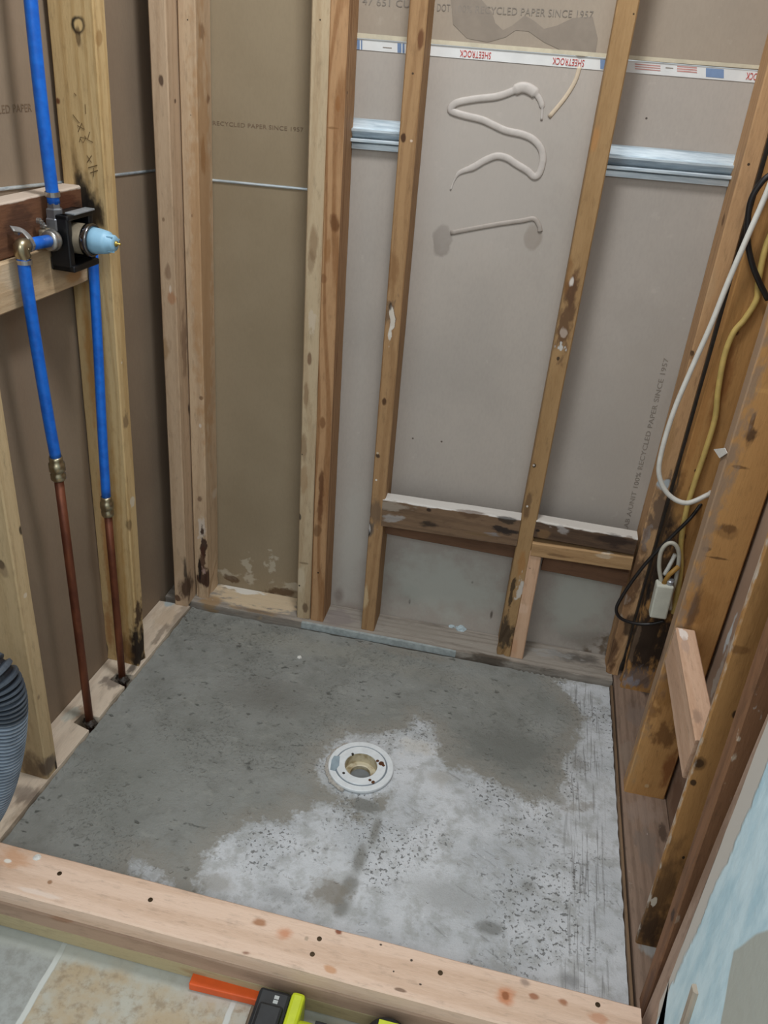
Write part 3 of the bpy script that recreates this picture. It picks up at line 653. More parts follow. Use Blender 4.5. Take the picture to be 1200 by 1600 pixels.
# near stud of the left wall, partly out of frame
a, b = L(-.089, .682, PZ), L(-.089, .682, HT)
s = board('wall_stud', a, b, DU, .089, .037, (196, 172, 134), (172, 146, 108), [
    (2, 882, 'f', .010, .014, (70, 54, 42), .85), (4, 890, 'f', .014, .02, (120, 100, 78), .5), (32, 828, 'r', .006, .012, (52, 42, 34), .9), (75, 1200, 'r', .05, .03, (96, 84, 76), .85, .6), (50, 1200, 'f', .05, .06, (98, 78, 60), .8, .8), (30, 1120, 'f', .03, .12, (140, 112, 84), .5, .8), (88, 1198, 'r', .006, .02, BK, .85), (40, 930, 'r', .006, .006, (220, 208, 190), .6), (60, 1090, 'r', .006, .01, (120, 100, 80), .6)],
    seed=12, mk=dict(ring=.3), rag0=.004)
tag(s, 'pale stud at the left picture edge behind the vacuum hose', 'stud')

# right wall studs: broad faces toward the room's front
def rstud(px0, py0, px1, py1, x=RX):
    a, b = atx(px0, py0, x), atx(px1, py1, x)
    f = lambda z: a + (b-a)*((z-a.z)/(b.z-a.z))
    return f(PZ), f(HT)
OR, OR2 = (176, 132, 80), (144, 102, 56)
p0, p1 = aty(970, 1070, -.016), aty(1120, 545, -.016)
f = lambda z: p0 + (p1-p0)*((z-p0.z)/(p1.z-p0.z))
s = board('wall_stud', f(PZ), f(HT), X1, .088, .036, OR, OR2, [
    (1010, 1000, 'f', .09, .13, (44, 34, 28), .97, .5, .6), (1000, 1060, 'f', .06, .04, (104, 94, 92), .8, .6, .9), (1035, 900, 'f', .05, .14, (62, 48, 38), .9, .6, .7), (1050, 835, 'f', .03, .05, (74, 56, 44), .85, .6, .8), (1030, 850, 'l', .04, .3, DK, .9, .6), (1100, 715, 'f', .010, .008, (60, 36, 20), .9), (1088, 735, 'f', .006, .006, (52, 32, 20), .9), (1080, 763, 'f', .008, .014, (96, 58, 28), .8), (1150, 520, 'f', .008, .008, (70, 44, 26), .9), (1010, 930, 'f', .006, .06, BK, .8, .5, 1.),
    (990, 1010, 'f', .008, .12, (110, 90, 72), .7, .5, 1.), (1065, 790, 'f', .02, .05, (150, 112, 66), .6), (1095, 650, 'f', .012, .2, (160, 112, 62), .5), (1110, 850, 'f', .02, .10, (120, 100, 84), .7), (1130, 600, 'f', .02, .14, (124, 76, 34), .7, .8), (985, 1065, 'f', .02, .02, (150, 150, 160), .6, .5, 1.2), (1044, 768, 'f', .008, .012, (184, 190, 192), .85, .4, 1.)],
    seed=13, mk=dict(ring=.25, dirt=.2, specks=.15), rag0=.006, eaten=.2)
tag(s, 'right wall stud in the back corner, blackened and damp at its foot', 'stud')
a, b = rstud(975, 1238, 1135, 715)
r3 = board('wall_stud', a, b, X1, .088, .037, (190, 144, 90), (160, 114, 64), [
    (1172, 684, 'f', .012, .022, (62, 42, 32), .85, .6, .8), (1175, 660, 'f', .005, .02, (86, 58, 38), .8), (1155, 730, 'f', .02, .004, (90, 60, 34), .7), (1185, 610, 'f', .03, .006, (206, 160, 100), .6), (1140, 825, 'f', .018, .010, (104, 70, 40), .7, .6, 1.2), (1105, 858, 'f', .010, .006, (80, 52, 30), .7), (1120, 872, 'f', .030, .003, (84, 56, 32), .7), (1135, 830, 'f', .03, .02, (110, 78, 46), .4), (1085, 950, 'f', .05, .05, (140, 96, 48), .4),
    (1100, 800, 'l', .06, .8, (150, 128, 108), .85, .4), (1082, 960, 'f', .012, .09, (88, 66, 50), .7, .7), (1040, 1150, 'f', .035, .05, (98, 62, 32), .7, .7, 1.), (1045, 1200, 'f', .02, .07, (116, 58, 26), .7, .7), (1020, 1110, 'f', .02, .05, (120, 78, 36), .6, .8, 1.2), (1010, 1228, 'f', .006, .007, (196, 168, 130), .8), (1038, 1080, 'f', .03, .06, (130, 88, 42), .5), (985, 1230, 'l', .05, .3, (176, 142, 100), .6, .6), (1035, 1000, 'l', .05, .05, (104, 82, 66), .8)],
    seed=14, mk=dict(ring=.35, freq=200), rag0=.002)
tag(r3, 'orange right wall stud carrying the pink block, with dark knot', 'stud')
a, b = rstud(1000, 1452, 1196, 854)
s = board('wall_stud', a, b, X1, .088, .012, (172, 128, 78), (142, 102, 58), [
    (1092, 1193, 'f', .008, .009, (44, 30, 20), .95, .4), (1092, 1193, 'f', .014, .016, (84, 58, 32), .6), (1083, 1223, 'f', .007, .008, (52, 36, 24), .9, .4), (1150, 1117, 'f', .007, .009, (44, 28, 18), .9), (1193, 1005, 'f', .006, .009, (40, 28, 18), .9), (1015, 1450, 'f', .05, .09, (58, 42, 30), .95, .8), (1035, 1390, 'f', .05, .16, (84, 60, 38), .8, .9), (1022, 1408, 'f', .004, .010, (206, 196, 180), .9, .4, 1.8), (1153, 1015, 'f', .02, .01, (110, 74, 40), .6), (1068, 1340, 'f', .003, .004, BK, .9),
    (1080, 1150, 'L', .06, 1.2, (190, 178, 164), .9, .3)],
    seed=15, mk=dict(ring=.35, freq=160, specks=.1), rag0=.003)
tag(s, 'tall brown right wall board with two round dark knots before the pink block', 'stud')
a, b = rstud(999, 1562, 1156, 1094); a, b = a+Vector((0, -.034, 0)), b+Vector((0, -.034, 0))
s = board('wall_stud', a, b, X1, .088, .037, (138, 100, 72), (108, 76, 54), [
    (1130, 1265, 'l', .03, .03, (196, 176, 150), .9, .4, 1.4), (1075, 1400, 'l', .02, .06, (84, 58, 44), .7, .6, 1.), (1055, 1440, 'l', .008, .02, (176, 156, 136), .8, .4, 1.4), (1052, 1430, 'l', .01, .02, BK, .7, .5, 1.), (1190, 1120, 'l', .04, .05, (190, 180, 170), .8, .4, 1.8), (1060, 1480, 'l', .02, .05, (180, 150, 120), .6, .5, 1.5), (1040, 1520, 'l', .06, .15, (112, 80, 60), .7, .7), (1150, 1170, 'l', .012, .03, (206, 190, 170), .7, .4, 1.5), (1020, 1560, 'f', .05, .1, (96, 68, 52), .7)],
    seed=16, mk=dict(ring=.4, dirt=.3, specks=.3), rag0=.003)
L6 = Vector((RX+.001, a.y-.062, 0))
tag(s, 'rough reddish brown stud at the torn edge of the plastered wallboard', 'stud')

s = board('wall_stud', L6+Vector((0, 0, PZ)), L6+Vector((0, 0, HT)), X1, .088, .060, (176, 150, 132), (146, 120, 104), [(1040, 1560, 'l', .02, .04, (120, 96, 84), .6, .7, 1.), (1110, 1340, 'l', .05, .2, (124, 96, 76), .6, .8)], seed=17, mk=dict(ring=.3, dirt=.3, specks=.3))
tag(s, 'greyish pink stud showing through the broken foot of the plastered wallboard', 'stud')
# =================================================================== BLOCKS
# pink block between two right wall studs
b0 = Vector((RX+.001, -.372, .473)); b1 = Vector((RX+.001, -.685, .468))
s = board('wall_block', b0, b1, (0, 0, -1), .089, -.038 if False else .038, (206, 172, 146), (180, 142, 114), [
    (1068, 990, 'l', .012, .02, (232, 222, 214), .9, .4, 1.), (1090, 1120, 'l', .012, .02, (150, 124, 106), .7, .6, 1.), (1072, 1010, 'l', .01, .03, (176, 150, 134), .6)],
    seed=21, mk=dict(ring=.4), ch=.002)
tag(s, 'pinkish block nailed level between two right wall studs', 'block')

# two blocks of the back wall; the left one is a single board, the right one two boards stacked
def yblock(name, label, pxa, pya, pxb, pyb, h, t, A, B, spots, seed, y=BY-.002, **mk):
    a, b = aty(pxa, pya, y), aty(pxb, pyb, y)
    M, ln = frame(a, b, (0, 0, -1))
    s = board(name, a, b, (0, 0, -1), h, t, A, B, spots, seed=seed, mk=mk, ch=.003, jit=.0015)
    return tag(s, label, 'block')
# with x along the board and width downward the thickness runs to the back (+Y)
yblock('wall_block', 'dark water stained block left of the middle stud, its top white', 598, 780, 814, 812, .080, .040, (120, 96, 74), (92, 72, 56), [
    (700, 788, 'L', .05, .6, (206, 202, 196), .92, .4, .6), (612, 790, 'f', .016, .05, (150, 138, 124), .8, .5, .9), (612, 808, 'f', .014, .03, (160, 156, 152), .7, .5, 1.), (640, 783, 'f', .007, .05, BK, .7, .6, 1.), (670, 797, 'f', .006, .008, (44, 30, 22), .9), (670, 820, 'f', .01, .03, (44, 34, 28), .8, .6, 1.), (735, 800, 'f', .02, .05, (88, 64, 46), .7), (790, 830, 'f', .014, .04, (36, 30, 28), .9, .5, .9), (795, 812, 'f', .016, .035, (40, 34, 30), .8, .5, 1.), (770, 835, 'f', .008, .02, (130, 130, 132), .6, .5, 1.2), (750, 835, 'f', .008, .05, (120, 96, 68), .6)], 22, ring=.4, dirt=.4, specks=.25)  # first spot whitens the whole top face
yblock('wall_block', 'near black block with white top, upper of the pair right of the middle stud', 838, 814, 997, 842, .048, .040, (92, 72, 56), (66, 50, 40), [
    (920, 820, 'L', .05, .6, (208, 202, 194), .94, .4, .5), (880, 828, 'f', .012, .016, (170, 164, 160), .7, .5, 1.2), (850, 835, 'f', .02, .02, (120, 92, 62), .8), (960, 845, 'f', .02, .06, (46, 34, 28), .8), (840, 829, 'f', .004, .006, BK, .9)], 23, ring=.4, dirt=.4, specks=.3)  # first spot turns the top near white over the dark wood
yblock('wall_block', 'tan scuffed block, lower of the pair right of the middle stud', 832, 848, 990, 871, .040, .042, (172, 138, 98), (146, 112, 76), [
    (895, 850, 'f', .008, .06, (70, 52, 38), .6, .7, 1.5), (950, 860, 'f', .010, .02, (200, 190, 172), .6, .5, 1.5), (870, 868, 'f', .006, .04, (104, 76, 48), .6), (940, 868, 'f', .006, .03, (206, 190, 168), .5, .5, 1.5)], 24, y=BY-.004, ring=.4, dirt=.3, specks=.2)
for lab_, pa_, pb_, sd_ in (('reddish brown added board as a shade band under the dark stained block', (598, 812), (812, 852), 28), ('reddish brown added board as a shade band under the tan scuffed block', (850, 870), (985, 896), 29)):
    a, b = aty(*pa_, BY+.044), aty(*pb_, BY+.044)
    tag(board('shade_band_board', a, b, (0, 0, -1), .042, .018, (118, 86, 64), (94, 68, 50), seed=sd_, mk=dict(ring=.4, dirt=.2)), lab_, 'board')  # added board whose brown colour stands in for the shadow under each block
a, b = fy(797, 1028, 826, 860, BY+.001, PZ, None or aty(826, 860, BY).z)
s = board('cripple_stud', a, b, X1, .034, .07, (208, 172, 142), (190, 150, 120), [(828, 888, 'f', .003, .002, (90, 70, 60), .8), (815, 950, 'f', .02, .02, (222, 190, 164), .5), (800, 1010, 'f', .02, .03, (196, 150, 116), .6)], seed=25, mk=dict(ring=.35))
tag(s, 'short clean pink stud under the tan block beside the middle stud', 'stud')
# short trimmer beside the near right stud's foot
# left wall blocks behind the valve
def lblock(label, u, z1, h, v0, v1, t, A, B, spots, seed, **mk):
    # v0 is the far end at the stud
    s = board('valve_block', L(u, v1, z1), L(u, v0, z1), (0, 0, -1), h, t, A, B, spots, seed=seed, mk=mk, ch=.003)
    return tag(s, label, 'block')
lblock('dark brown block behind the top of the shower valve', -.046, 1.156, .089, .2925, .95, .040, (112, 76, 54), (80, 52, 38), [
    (60, 297, 'L', .05, .9, (198, 182, 166), .95, .4, .4), (100, 318, 'f', .02, .05, (74, 38, 24), .7), (125, 330, 'f', .03, .04, (40, 28, 22), .8, .8), (30, 345, 'f', .03, .05, (70, 46, 34), .7)], 26, ring=.5, dirt=.4)
lblock('pale scuffed block under the shower valve', -.038, 1.066, .083, .2925, .95, .040, (194, 168, 134), (174, 144, 110), [
    (95, 420, 'f', .03, .06, (156, 134, 108), .6, .8, 1.), (125, 410, 'f', .03, .04, (120, 92, 64), .7, .8), (20, 430, 'f', .03, .05, (206, 186, 160), .5), (115, 432, 'f', .012, .03, (176, 132, 80), .7)], 27, ring=.35, dirt=.2)

# =================================================================== CURB
CA = -0.0233
cdir = Vector((1, CA, 0)).normalized(); cn = Vector((CA, -1, 0)).normalized()
cfront = lambda x: Vector((x, -D + CA*(x-W/2), 0)) + cn*.089
curb = thing('shower_curb', 'curb of three stacked boards across the front of the shower', 'curb', Vector((.55, -D-.045, TILE)), math.atan(CA))
CT = .071
xL, xR = -.16, 1.166
PK, PK2 = (224, 195, 173), (206, 174, 149)
def cb(name, z, off, A, B, spots, seed, x1=xR, **mk):
    p0, p1 = cfront(xL)+cn*off+Vector((0, 0, z)), cfront(x1)+cn*off+Vector((0, 0, z))
    return board(name, p0, p1, (0, 0, -1), .0378, .0885, A, B, spots, parent=curb, seed=seed, mk=mk, ch=.003, jit=.0008)
KC = (196, 122, 78)
top = cb('top_board', CT, 0, PK, PK2, [
    (405, 1441, 'l', .010, .016, (160, 106, 66), .8, .7), (446, 1458, 'l', .014, .020, KC, .7, .8), (529, 1456, 'l', .008, .008, (130, 66, 40), .9, .6), (790, 1558, 'l', .022, .022, KC, .8, .8), (790, 1556, 'l', .008, .008, (140, 84, 52), .8), (834, 1557, 'l', .008, .010, (150, 92, 60), .8, .7), (880, 1566, 'l', .007, .010, (156, 98, 62), .8, .7), (515, 1515, 'l', .010, .014, (196, 140, 96), .7), (820, 1535, 'l', .010, .012, (140, 120, 110), .7, .6),
    (78, 1378, 'l', .006, .007, (140, 100, 66), .8), (479, 1466, 'l', .006, .006, (170, 150, 130), .8), (595, 1476, 'l', .003, .004, BK, .9), (643, 1500, 'l', .003, .003, BK, .9), (615, 1518, 'l', .002, .002, BK, .9), (657, 1538, 'l', .002, .003, BK, .9), (625, 1547, 'l', .004, .012, (110, 84, 66), .8), (383, 1490, 'f', .006, .014, (120, 72, 46), .8), (620, 1400, 'l', .005, .02, (180, 130, 96), .5),
    (20, 1340, 'l', .03, .05, (196, 140, 96), .6, .8), (58, 1340, 'l', .006, .010, (240, 236, 228), .9, .4), (12, 1345, 'l', .006, .010, (236, 230, 220), .9, .4), (60, 1395, 'l', .006, .05, (232, 216, 204), .5), (935, 1590, 'l', .012, .02, (190, 130, 96), .6)], 41, ring=.6, freq=150)
cb('middle_board', CT-.0378, .001, (172, 144, 122), (148, 120, 100), [(82, 1429, 'f', .006, .012, BK, .7), (95, 1435, 'f', .012, .03, (140, 100, 72), .6)], 42, x1=xR-.003, ring=.5, freq=200, dirt=.15)
cb('bottom_board', CT-.0756, -.001, (180, 164, 128), (158, 140, 106), [(300, 1520, 'f', .01, .03, (150, 120, 84), .6)], 43, x1=xR-.001, ring=.4, freq=200)
scr = plain('screw_steel', (84, 70, 52), .45, .8)
for px, py in ((93, 1365), (235, 1406), (499, 1467), (488, 1491), (688, 1520), (934, 1570)):
    p = atz(px, py, CT)
    b = lathe_bm([(.0001, .0009), (.0018, .0009), (.0019, .0013), (.0038, .0013), (.0044, .0004), (.0044, -.002), (.0001, -.002)], p, (0, 0, 1), 16)
    link('screw', to_local(b, Matrix.Translation(p)), scr, top, Matrix.Translation(p))

# =================================================================== DRAIN
drain = thing('shower_drain', 'round white plastic drain flange set in the concrete', 'drain', (DC.x, DC.y, 0))
wp = plain('drain_plastic', (224, 228, 230), .4, 0, .05, 60)
k_ = NT('drain_throat'); c_ = k_.obj()
k_.put(k_.b.inputs['Base Color'], k_.mix(k_.ramp(k_.noise(c_, 40, 4), .4, .65), lin((206, 196, 170)), lin((160, 142, 108)))); throat_m = k_.m
gm = plain('drain_groove', (132, 140, 148), .5)
dz = .004
# outer flange with a groove, inner clamping ring
link('flange', lathe_bm([(.058, -.03), (.070, -.006), (.0745, dz-.001), (.0740, dz+.003), (.0725, dz+.004), (.0605, dz+.004), (.0600, dz+.002), (.0575, dz+.002), (.0575, -.03)], (0, 0, 0), (0, 0, 1), 72, closed=True), wp, drain, MW[drain.name], smooth=False)
link('seal_ring', lathe_bm([(.0560, -.02), (.0602, -.02), (.0602, dz+.0024), (.0560, dz+.0024)], (0, 0, 0), (0, 0, 1), 72, closed=True), gm, drain, MW[drain.name])
ring = link('clamp_ring', lathe_bm([(.0368, -.02), (.0568, -.02), (.0568, dz+.0045), (.0558, dz+.0055), (.0378, dz+.0055), (.0368, dz+.0045)], (0, 0, 0), (0, 0, 1), 72, closed=True), wp, drain, MW[drain.name])
link('throat', lathe_bm([(.0366, dz+.003), (.0382, dz+.003), (.0382, -.030), (.0232, -.030), (.0232, -.018), (.0262, -.0165), (.0290, -.0175), (.0366, -.019)], (0, 0, 0), (0, 0, 1), 64, closed=True), throat_m, drain, MW[drain.name], smooth=False)
link('drain_pipe', lathe_bm([(.0232, -.028), (.0250, -.028), (.0250, -.09), (.0001, -.09), (.0001, -.088), (.0232, -.086)], (0, 0, 0), (0, 0, 1), 48), plain('pipe_inside', (120, 124, 126), .4), drain, MW[drain.name])
rust = plain('rusty_screw', (110, 66, 34), .7, .3, .3, 200); dark = plain('screw_hole', (52, 46, 40), .7)
zr = dz+.0055
for (px, py, rr, m) in ((551, 1178, .0030, dark), (537, 1208, .0032, dark), (578, 1219, .0034, rust), (590, 1189, .0036, rust), (599, 1196, .0034, rust)):
    p = atz(px, py, zr) - DC
    link('flange_screw', lathe_bm([(.0001, zr-.003), (rr, zr-.003), (rr, zr+.0006), (rr*.6, zr+.0012), (.0001, zr+.0012)], (p.x, p.y, 0), (0, 0, 1), 14), m, drain, MW[drain.name])
link('rust_stain', blob_bm(atz(596, 1193, zr)-DC, .006, 3, .25), rust, drain, MW[drain.name]); link('rust_stain', blob_bm(atz(583, 1222, zr)-DC, .004, 5, .25), rust, drain, MW[drain.name])
# grey-blue tab on the left of the flange
tabp = [atz(x, y, zr)-DC for x, y in ((518, 1188), (522, 1181), (531, 1182), (530, 1196), (524, 1204), (516, 1202))]
link('label_tab', prism_bm([(p.x, p.y) for p in tabp], zr-.004, zr+.0006), plain('tab_grey', (150, 166, 176), .5), drain, MW[drain.name])
# torn mortar collar left of the flange
b = bmesh.new()
for i in range(30):
    a_ = math.radians(128+i*4.2); rr = .077+.004*mnoise.noise(Vector((i*.5, 0, 0)))
    blob_bm((DC.x+rr*math.cos(a_), DC.y+rr*math.sin(a_), .000), .005+.002*mnoise.noise(Vector((i*.9, 4, 0))), i, .7, b)
tag(link('mortar_collar', b, plain('mortar_pale', (176, 170, 162), .85, 0, .12, 120)), 'crumbly pale mortar lip around the left of the drain', 'mortar')

# =================================================================== PIPES AND VALVE
BLU = NT('blue_pipe_plastic'); BLU.b.inputs['Base Color'].default_value = lin((22, 104, 206)); BLU.b.inputs['Roughness'].default_value = .35
c_ = BLU.obj(); BLU.put(BLU.b.inputs['Base Color'], BLU.mix(BLU.ramp(BLU.noise(c_, 60, 2), .3, .7), lin((24, 108, 210)), lin((18, 92, 190)))); BLU = BLU.m
steel = plain('crimp_steel', (190, 188, 184), .32, .9, .1, 80); brass = plain('fitting_brass', (176, 164, 136), .3, .95, .1, 60)
def copper_m():
    k = NT('aged_copper'); co = k.obj(); n = k.noise(k.vec('MULTIPLY', co, (30, 30, 9)), 1.0, 4, .6)
    k.put(k.b.inputs['Base Color'], k.mix(k.ramp(n, .3, .7), lin((136, 80, 54)), lin((92, 50, 36)))); k.b.inputs['Metallic'].default_value = .55; k.b.inputs['Roughness'].default_value = .5
    return k.m
COP = copper_m()
def riser(label, pxs, joint, foot, u0, u1, rj):
    """blue plastic pipe over a coupling over a copper pipe; pxs from the valve down to the coupling"""
    P = [atu(x, y, u0+(u1-u0)*i/len(pxs)) for i, (x, y) in enumerate(pxs)]
    jt = atu(*joint[0], u1); jb = atu(*joint[1], u1); ft = atu(*foot, u1)
    t = thing('water_pipe', label, 'pipe', Vector((ft.x, ft.y, PZ-.03)))
    M = MW[t.name]
    link('blue_pipe', to_local(tube_bm(smooth_path(P+[jt], 6), rj, 20), M), BLU, t, M, True)
    ax = (jb-jt); ln = ax.length
    prof = [(.0085, -.002), (rj*1.18, -.002), (rj*1.22, .004), (rj*1.18, .010), (rj*1.45, .012), (rj*1.48, ln*.55), (rj*1.2, ln*.60), (rj*1.15, ln*.66), (rj*1.38, ln*.72), (rj*1.38, ln*.92), (rj*1.1, ln), (.006, ln)]
    link('coupling', to_local(lathe_bm(prof, jt, ax, 24), M), brass, t, M, True)
    bot = ft + (ft-jb).normalized()*.03
    link('copper_pipe', to_local(tube_bm([jb-(jb-ft)*(-.0)+(jt-jb)*.3, jb+(ft-jb)*.3, jb+(ft-jb)*.7, bot], rj*.86, 20), M), COP, t, M, True)
    c = blob_bm(ft+Vector((.004, -.004, -.004)), .014, 9, .7); blob_bm(ft+Vector((-.008, .004, -.006)), .010, 4, .6, c)
    link('sealant', to_local(c, M), plain('dark_sealant', (62, 52, 44), .6, 0, .3, 90), t, M)
    return t
UP = -.018
riser('water pipe from the valve elbow, its blue upper half leading to the left copper riser', [(35, 398), (44, 460), (60, 560), (76, 655)], ((87, 715), (92, 750)), (140, 1126), UP, UP, .0105)
riser('water pipe close against the burnt stud, blue above and copper below', [(145, 398), (148, 450), (154, 560), (160, 680)], ((166, 777), (169, 806)), (191, 1058), -.028, -.024, .0100)
P = [atu(x, y, -.026) for x, y in ((34, -160), (48, 0), (60, 120), (73, 232), (84, 318))]
t = thing('riser_pipe', 'blue plastic pipe rising from the top of the shower valve', 'pipe', P[-1]); M = MW[t.name]
link('blue_pipe', to_local(tube_bm(smooth_path(P, 8), .0108, 20), M), BLU, t, M, True)
d_ = (P[-2]-P[-1]).normalized()
link('crimp_ring', to_local(lathe_bm([(.0112, 0), (.0128, 0), (.0128, .008), (.0112, .008)], P[-1]+d_*.012, d_, 24, closed=True), M), steel, t, M)

# valve: its axis points out of the wall
cap_c = atu(155, 377, .042); vc = Vector((cap_c.dot(DU), cap_c.dot(DV), cap_c.z))
VB = lambda u: L(u, vc.y, vc.z)
valve = thing('shower_valve', 'shower mixing valve in a black plastic guard with pale blue cap', 'valve', VB(-.039), -ANG); M = MW[valve.name]
blk = plain('guard_black', (14, 15, 19), .45, 0, .2, 60)
# guard: a deep square frame; local axes x=u, y=-v, z
def rbox(b, u0, u1, v0, v1, z0, z1, bev=.003): box_bm(u0, u1, -v1, -v0, z0, z1, bev, 2, b)
b = bmesh.new()
gl, gr_, gt, gb = .036, -.046, .044, -.054      # toward the camera, toward the stud, top, bottom
rbox(b, .004, .044, gl-.014, gl, gb, gt); rbox(b, .004, .044, gr_, gr_+.012, gb, gt)
rbox(b, .004, .050, gr_, gl, gb, gb+.012); rbox(b, .004, .046, gr_, gl, gt-.010, gt)
rbox(b, .002, .008, gr_, gl, .006, gt); rbox(b, .002, .008, gr_, gr_+.05, gb, gt); rbox(b, .002, .008, gr_, gl, gb, gb+.024)
rbox(b, .004, .020, gl-.004, gl+.016, -.004, .012)
link('guard_frame', b, blk, valve, M)
b = bmesh.new(); rbox(b, .030, .050, gr_+.002, gl-.016, gt-.001, gt+.0025, .001)
link('guard_lip', b, plain('lip_grey', (142, 146, 150), .4), valve, M)
body_m = plain('valve_bronze', (150, 138, 118), .42, .35, .15, 60)
body = link('valve_body', lathe_bm([(.012, .000), (.024, .003), (.0270, .008), (.0270, .048), (.0255, .052), (.0255, .066), (.020, .068)], (0, 0, 0), (1, 0, 0), 40), body_m, valve, M, True)
link('retaining_ring', lathe_bm([(.0240, .058), (.0280, .058), (.0290, .060), (.0290, .068), (.0275, .071), (.0240, .071)], (0, 0, 0), (1, 0, 0), 40, closed=True), plain('ring_chrome', (120, 118, 118), .2, 1.0, .1, 30), valve, M, True)
capm = plain('cap_blue', (142, 186, 212), .45, 0, .05, 30)
cap = link('valve_cap', lathe_bm([(.018, .066), (.0230, .068), (.0225, .080), (.0205, .094), (.0190, .100), (.0150, .102), (.0146, .110), (.0125, .113), (.006, .1135)], (0, 0, 0), (1, 0, 0), 36), capm, valve, M, True)
link('brass_pin', lathe_bm([(.005, .1125), (.005, .116), (.0022, .117), (.0022, .123), (.0008, .124)], (0, 0, 0), (1, 0, 0), 14), plain('pin_brass', (188, 160, 84), .3, .9), valve, M, True)
for a_ in (.3, 2.2, 4.3): link('cap_rib', box_bm(.094, .113, math.cos(a_)*.0150-.0012, math.cos(a_)*.0150+.0012, math.sin(a_)*.0150-.0012, math.sin(a_)*.0150+.0012), capm, valve, M)
# left inlet: ring, blue stub, crimp, elbow
Mi = M.inverted()
q0 = Mi @ atu(78, 376, UP); q1 = Mi @ atu(35, 384, UP)
dx = (q1-q0).normalized()
link('inlet_ring', lathe_bm([(.009, 0), (.0165, 0), (.0185, .003), (.0185, .008), (.0165, .011), (.0175, .013), (.0155, .017), (.009, .018)], q0-dx*.012, dx, 28), steel, valve, M, True)
link('inlet_pipe', tube_bm([q0, (q0+q1)/2, q1], .0105, 20), BLU, valve, M, True)
link('crimp_ring', lathe_bm([(.0108, 0), (.0126, 0), (.0126, .007), (.0108, .007)], q1-dx*.017, dx, 24, closed=True), steel, valve, M)
q2 = Mi @ atu(37, 402, UP)
link('elbow', tube_bm(smooth_path([q1-dx*.008, q1+dx*.002, q1+dx*.005+(q2-q1)*.35, q2], 5), .0124, 20), brass, valve, M, True)
link('crimp_ring', lathe_bm([(.0110, 0), (.0128, 0), (.0128, .007), (.0110, .007)], q2+(q2-q1).normalized()*.004, (q2-q1), 24, closed=True), steel, valve, M)
# top outlet nut, lever strap, little screws behind
tq = Mi @ atu(85, 330, -.026)
link('outlet_nut', lathe_bm([(.010, -.030), (.017, -.030), (.017, -.012), (.0150, -.010), (.0150, .004), (.0115, .006), (.0115, .014), (.009, .015)], tq, (0, 0, 1), 6), plain('nut_steel', (156, 160, 166), .35, .8), valve, M)
sa, sb, scp = [Mi @ atu(x, y, u) for x, y, u in ((18, 357, -.034), (34, 360, -.028), (52, 384, -.008))]
b = bmesh.new(); tube_bm(smooth_path([sa, sb, (sb+scp)/2+Vector((.003, 0, .002)), scp], 5), .0065, 12, squash=(Vector((.6, 0, .8)).normalized(), .22), bm=b)
link('pipe_strap', b, plain('strap_grey', (150, 148, 146), .45, .3), valve, M, True)
for x, y in ((58, 345), (64, 352), (76, 358), (24, 362)):
    link('stop_screw', lathe_bm([(.003, 0), (.0055, 0), (.0055, .006), (.002, .007), (.002, .010), (.0005, .010)], Mi @ atu(x, y, -.036), (1, .2, 0), 10), steel, valve, M)
rbm = bmesh.new(); rbox(rbm, .000, .012, .034, .060, -.004, .020, .003)
link('inlet_body', rbm, body_m, valve, M)

# =================================================================== WALLBOARD FITTINGS
galv = NT('galvanized'); c_ = galv.obj(); n_ = galv.noise(galv.vec('MULTIPLY', c_, (14, 60, 160)), 1.0, 4, .6)
galv.put(galv.b.inputs['Base Color'], galv.mix(galv.ramp(n_, .3, .7), lin((222, 232, 238)), lin((180, 194, 204)))); galv.b.inputs['Metallic'].default_value = .55; galv.b.inputs['Roughness'].default_value = .42; galv = galv.m
def channel(label, pa, pb, h, y=SY-.001):
    """rolled metal channel between two pixels of its top edge"""
    a, b2 = aty(*pa, y), aty(*pb, y)
    prof = [(0, 0), (0, .05), (-.002, .30), (-.016, .33), (-.016, .40), (-.003, .62), (-.001, .64), (-.018, .64), (-.020, .67), (-.020, .74), (-.004, .79), (-.003, .80), (-.006, .82), (-.006, 1.0), (.0, 1.0)]
    bm = bmesh.new(); A_ = [bm.verts.new((a.x, y+o, a.z-h*t)) for o, t in prof]; B_ = [bm.verts.new((b2.x, y+o, b2.z-h*t)) for o, t in prof]
    A2 = [bm.verts.new((a.x, y+o+.0008, a.z-h*t)) for o, t in prof]; B2 = [bm.verts.new((b2.x, y+o+.0008, b2.z-h*t)) for o, t in prof]
    n = len(prof)
    for i in range(n-1):
        bm.faces.new((A_[i], B_[i], B_[i+1], A_[i+1])); bm.faces.new((A2[i+1], B2[i+1], B2[i], A2[i]))
    return tag(link('metal_channel', bm, galv), label, 'channel')
channel('galvanized channel across the back sheet between doubled stud and knotty stud', (540, 183), (632, 190), .060)
channel('galvanized channel across the back sheet in the rightmost bay', (940, 224), (1165, 243), .060)
def bead(label, a, b2, par=None, M=None):
    bm = tube_bm([a, b2], .0030, 8); return tag(link('joint_bead', bm, galv), label, 'joint bead')
bead('thin metal joint bead on the back sheet beside the corner posts', aty(326, 281, SY-.001), aty(482, 296, SY-.001))
bead('thin metal joint bead on the left sheet beyond the burnt stud', atu(160, 276, -.0895), atu(246, 266, -.0895))
bead('thin metal joint bead on the left sheet above the valve blocks', atu(-60, 302, -.0895), atu(99, 285, -.0895))

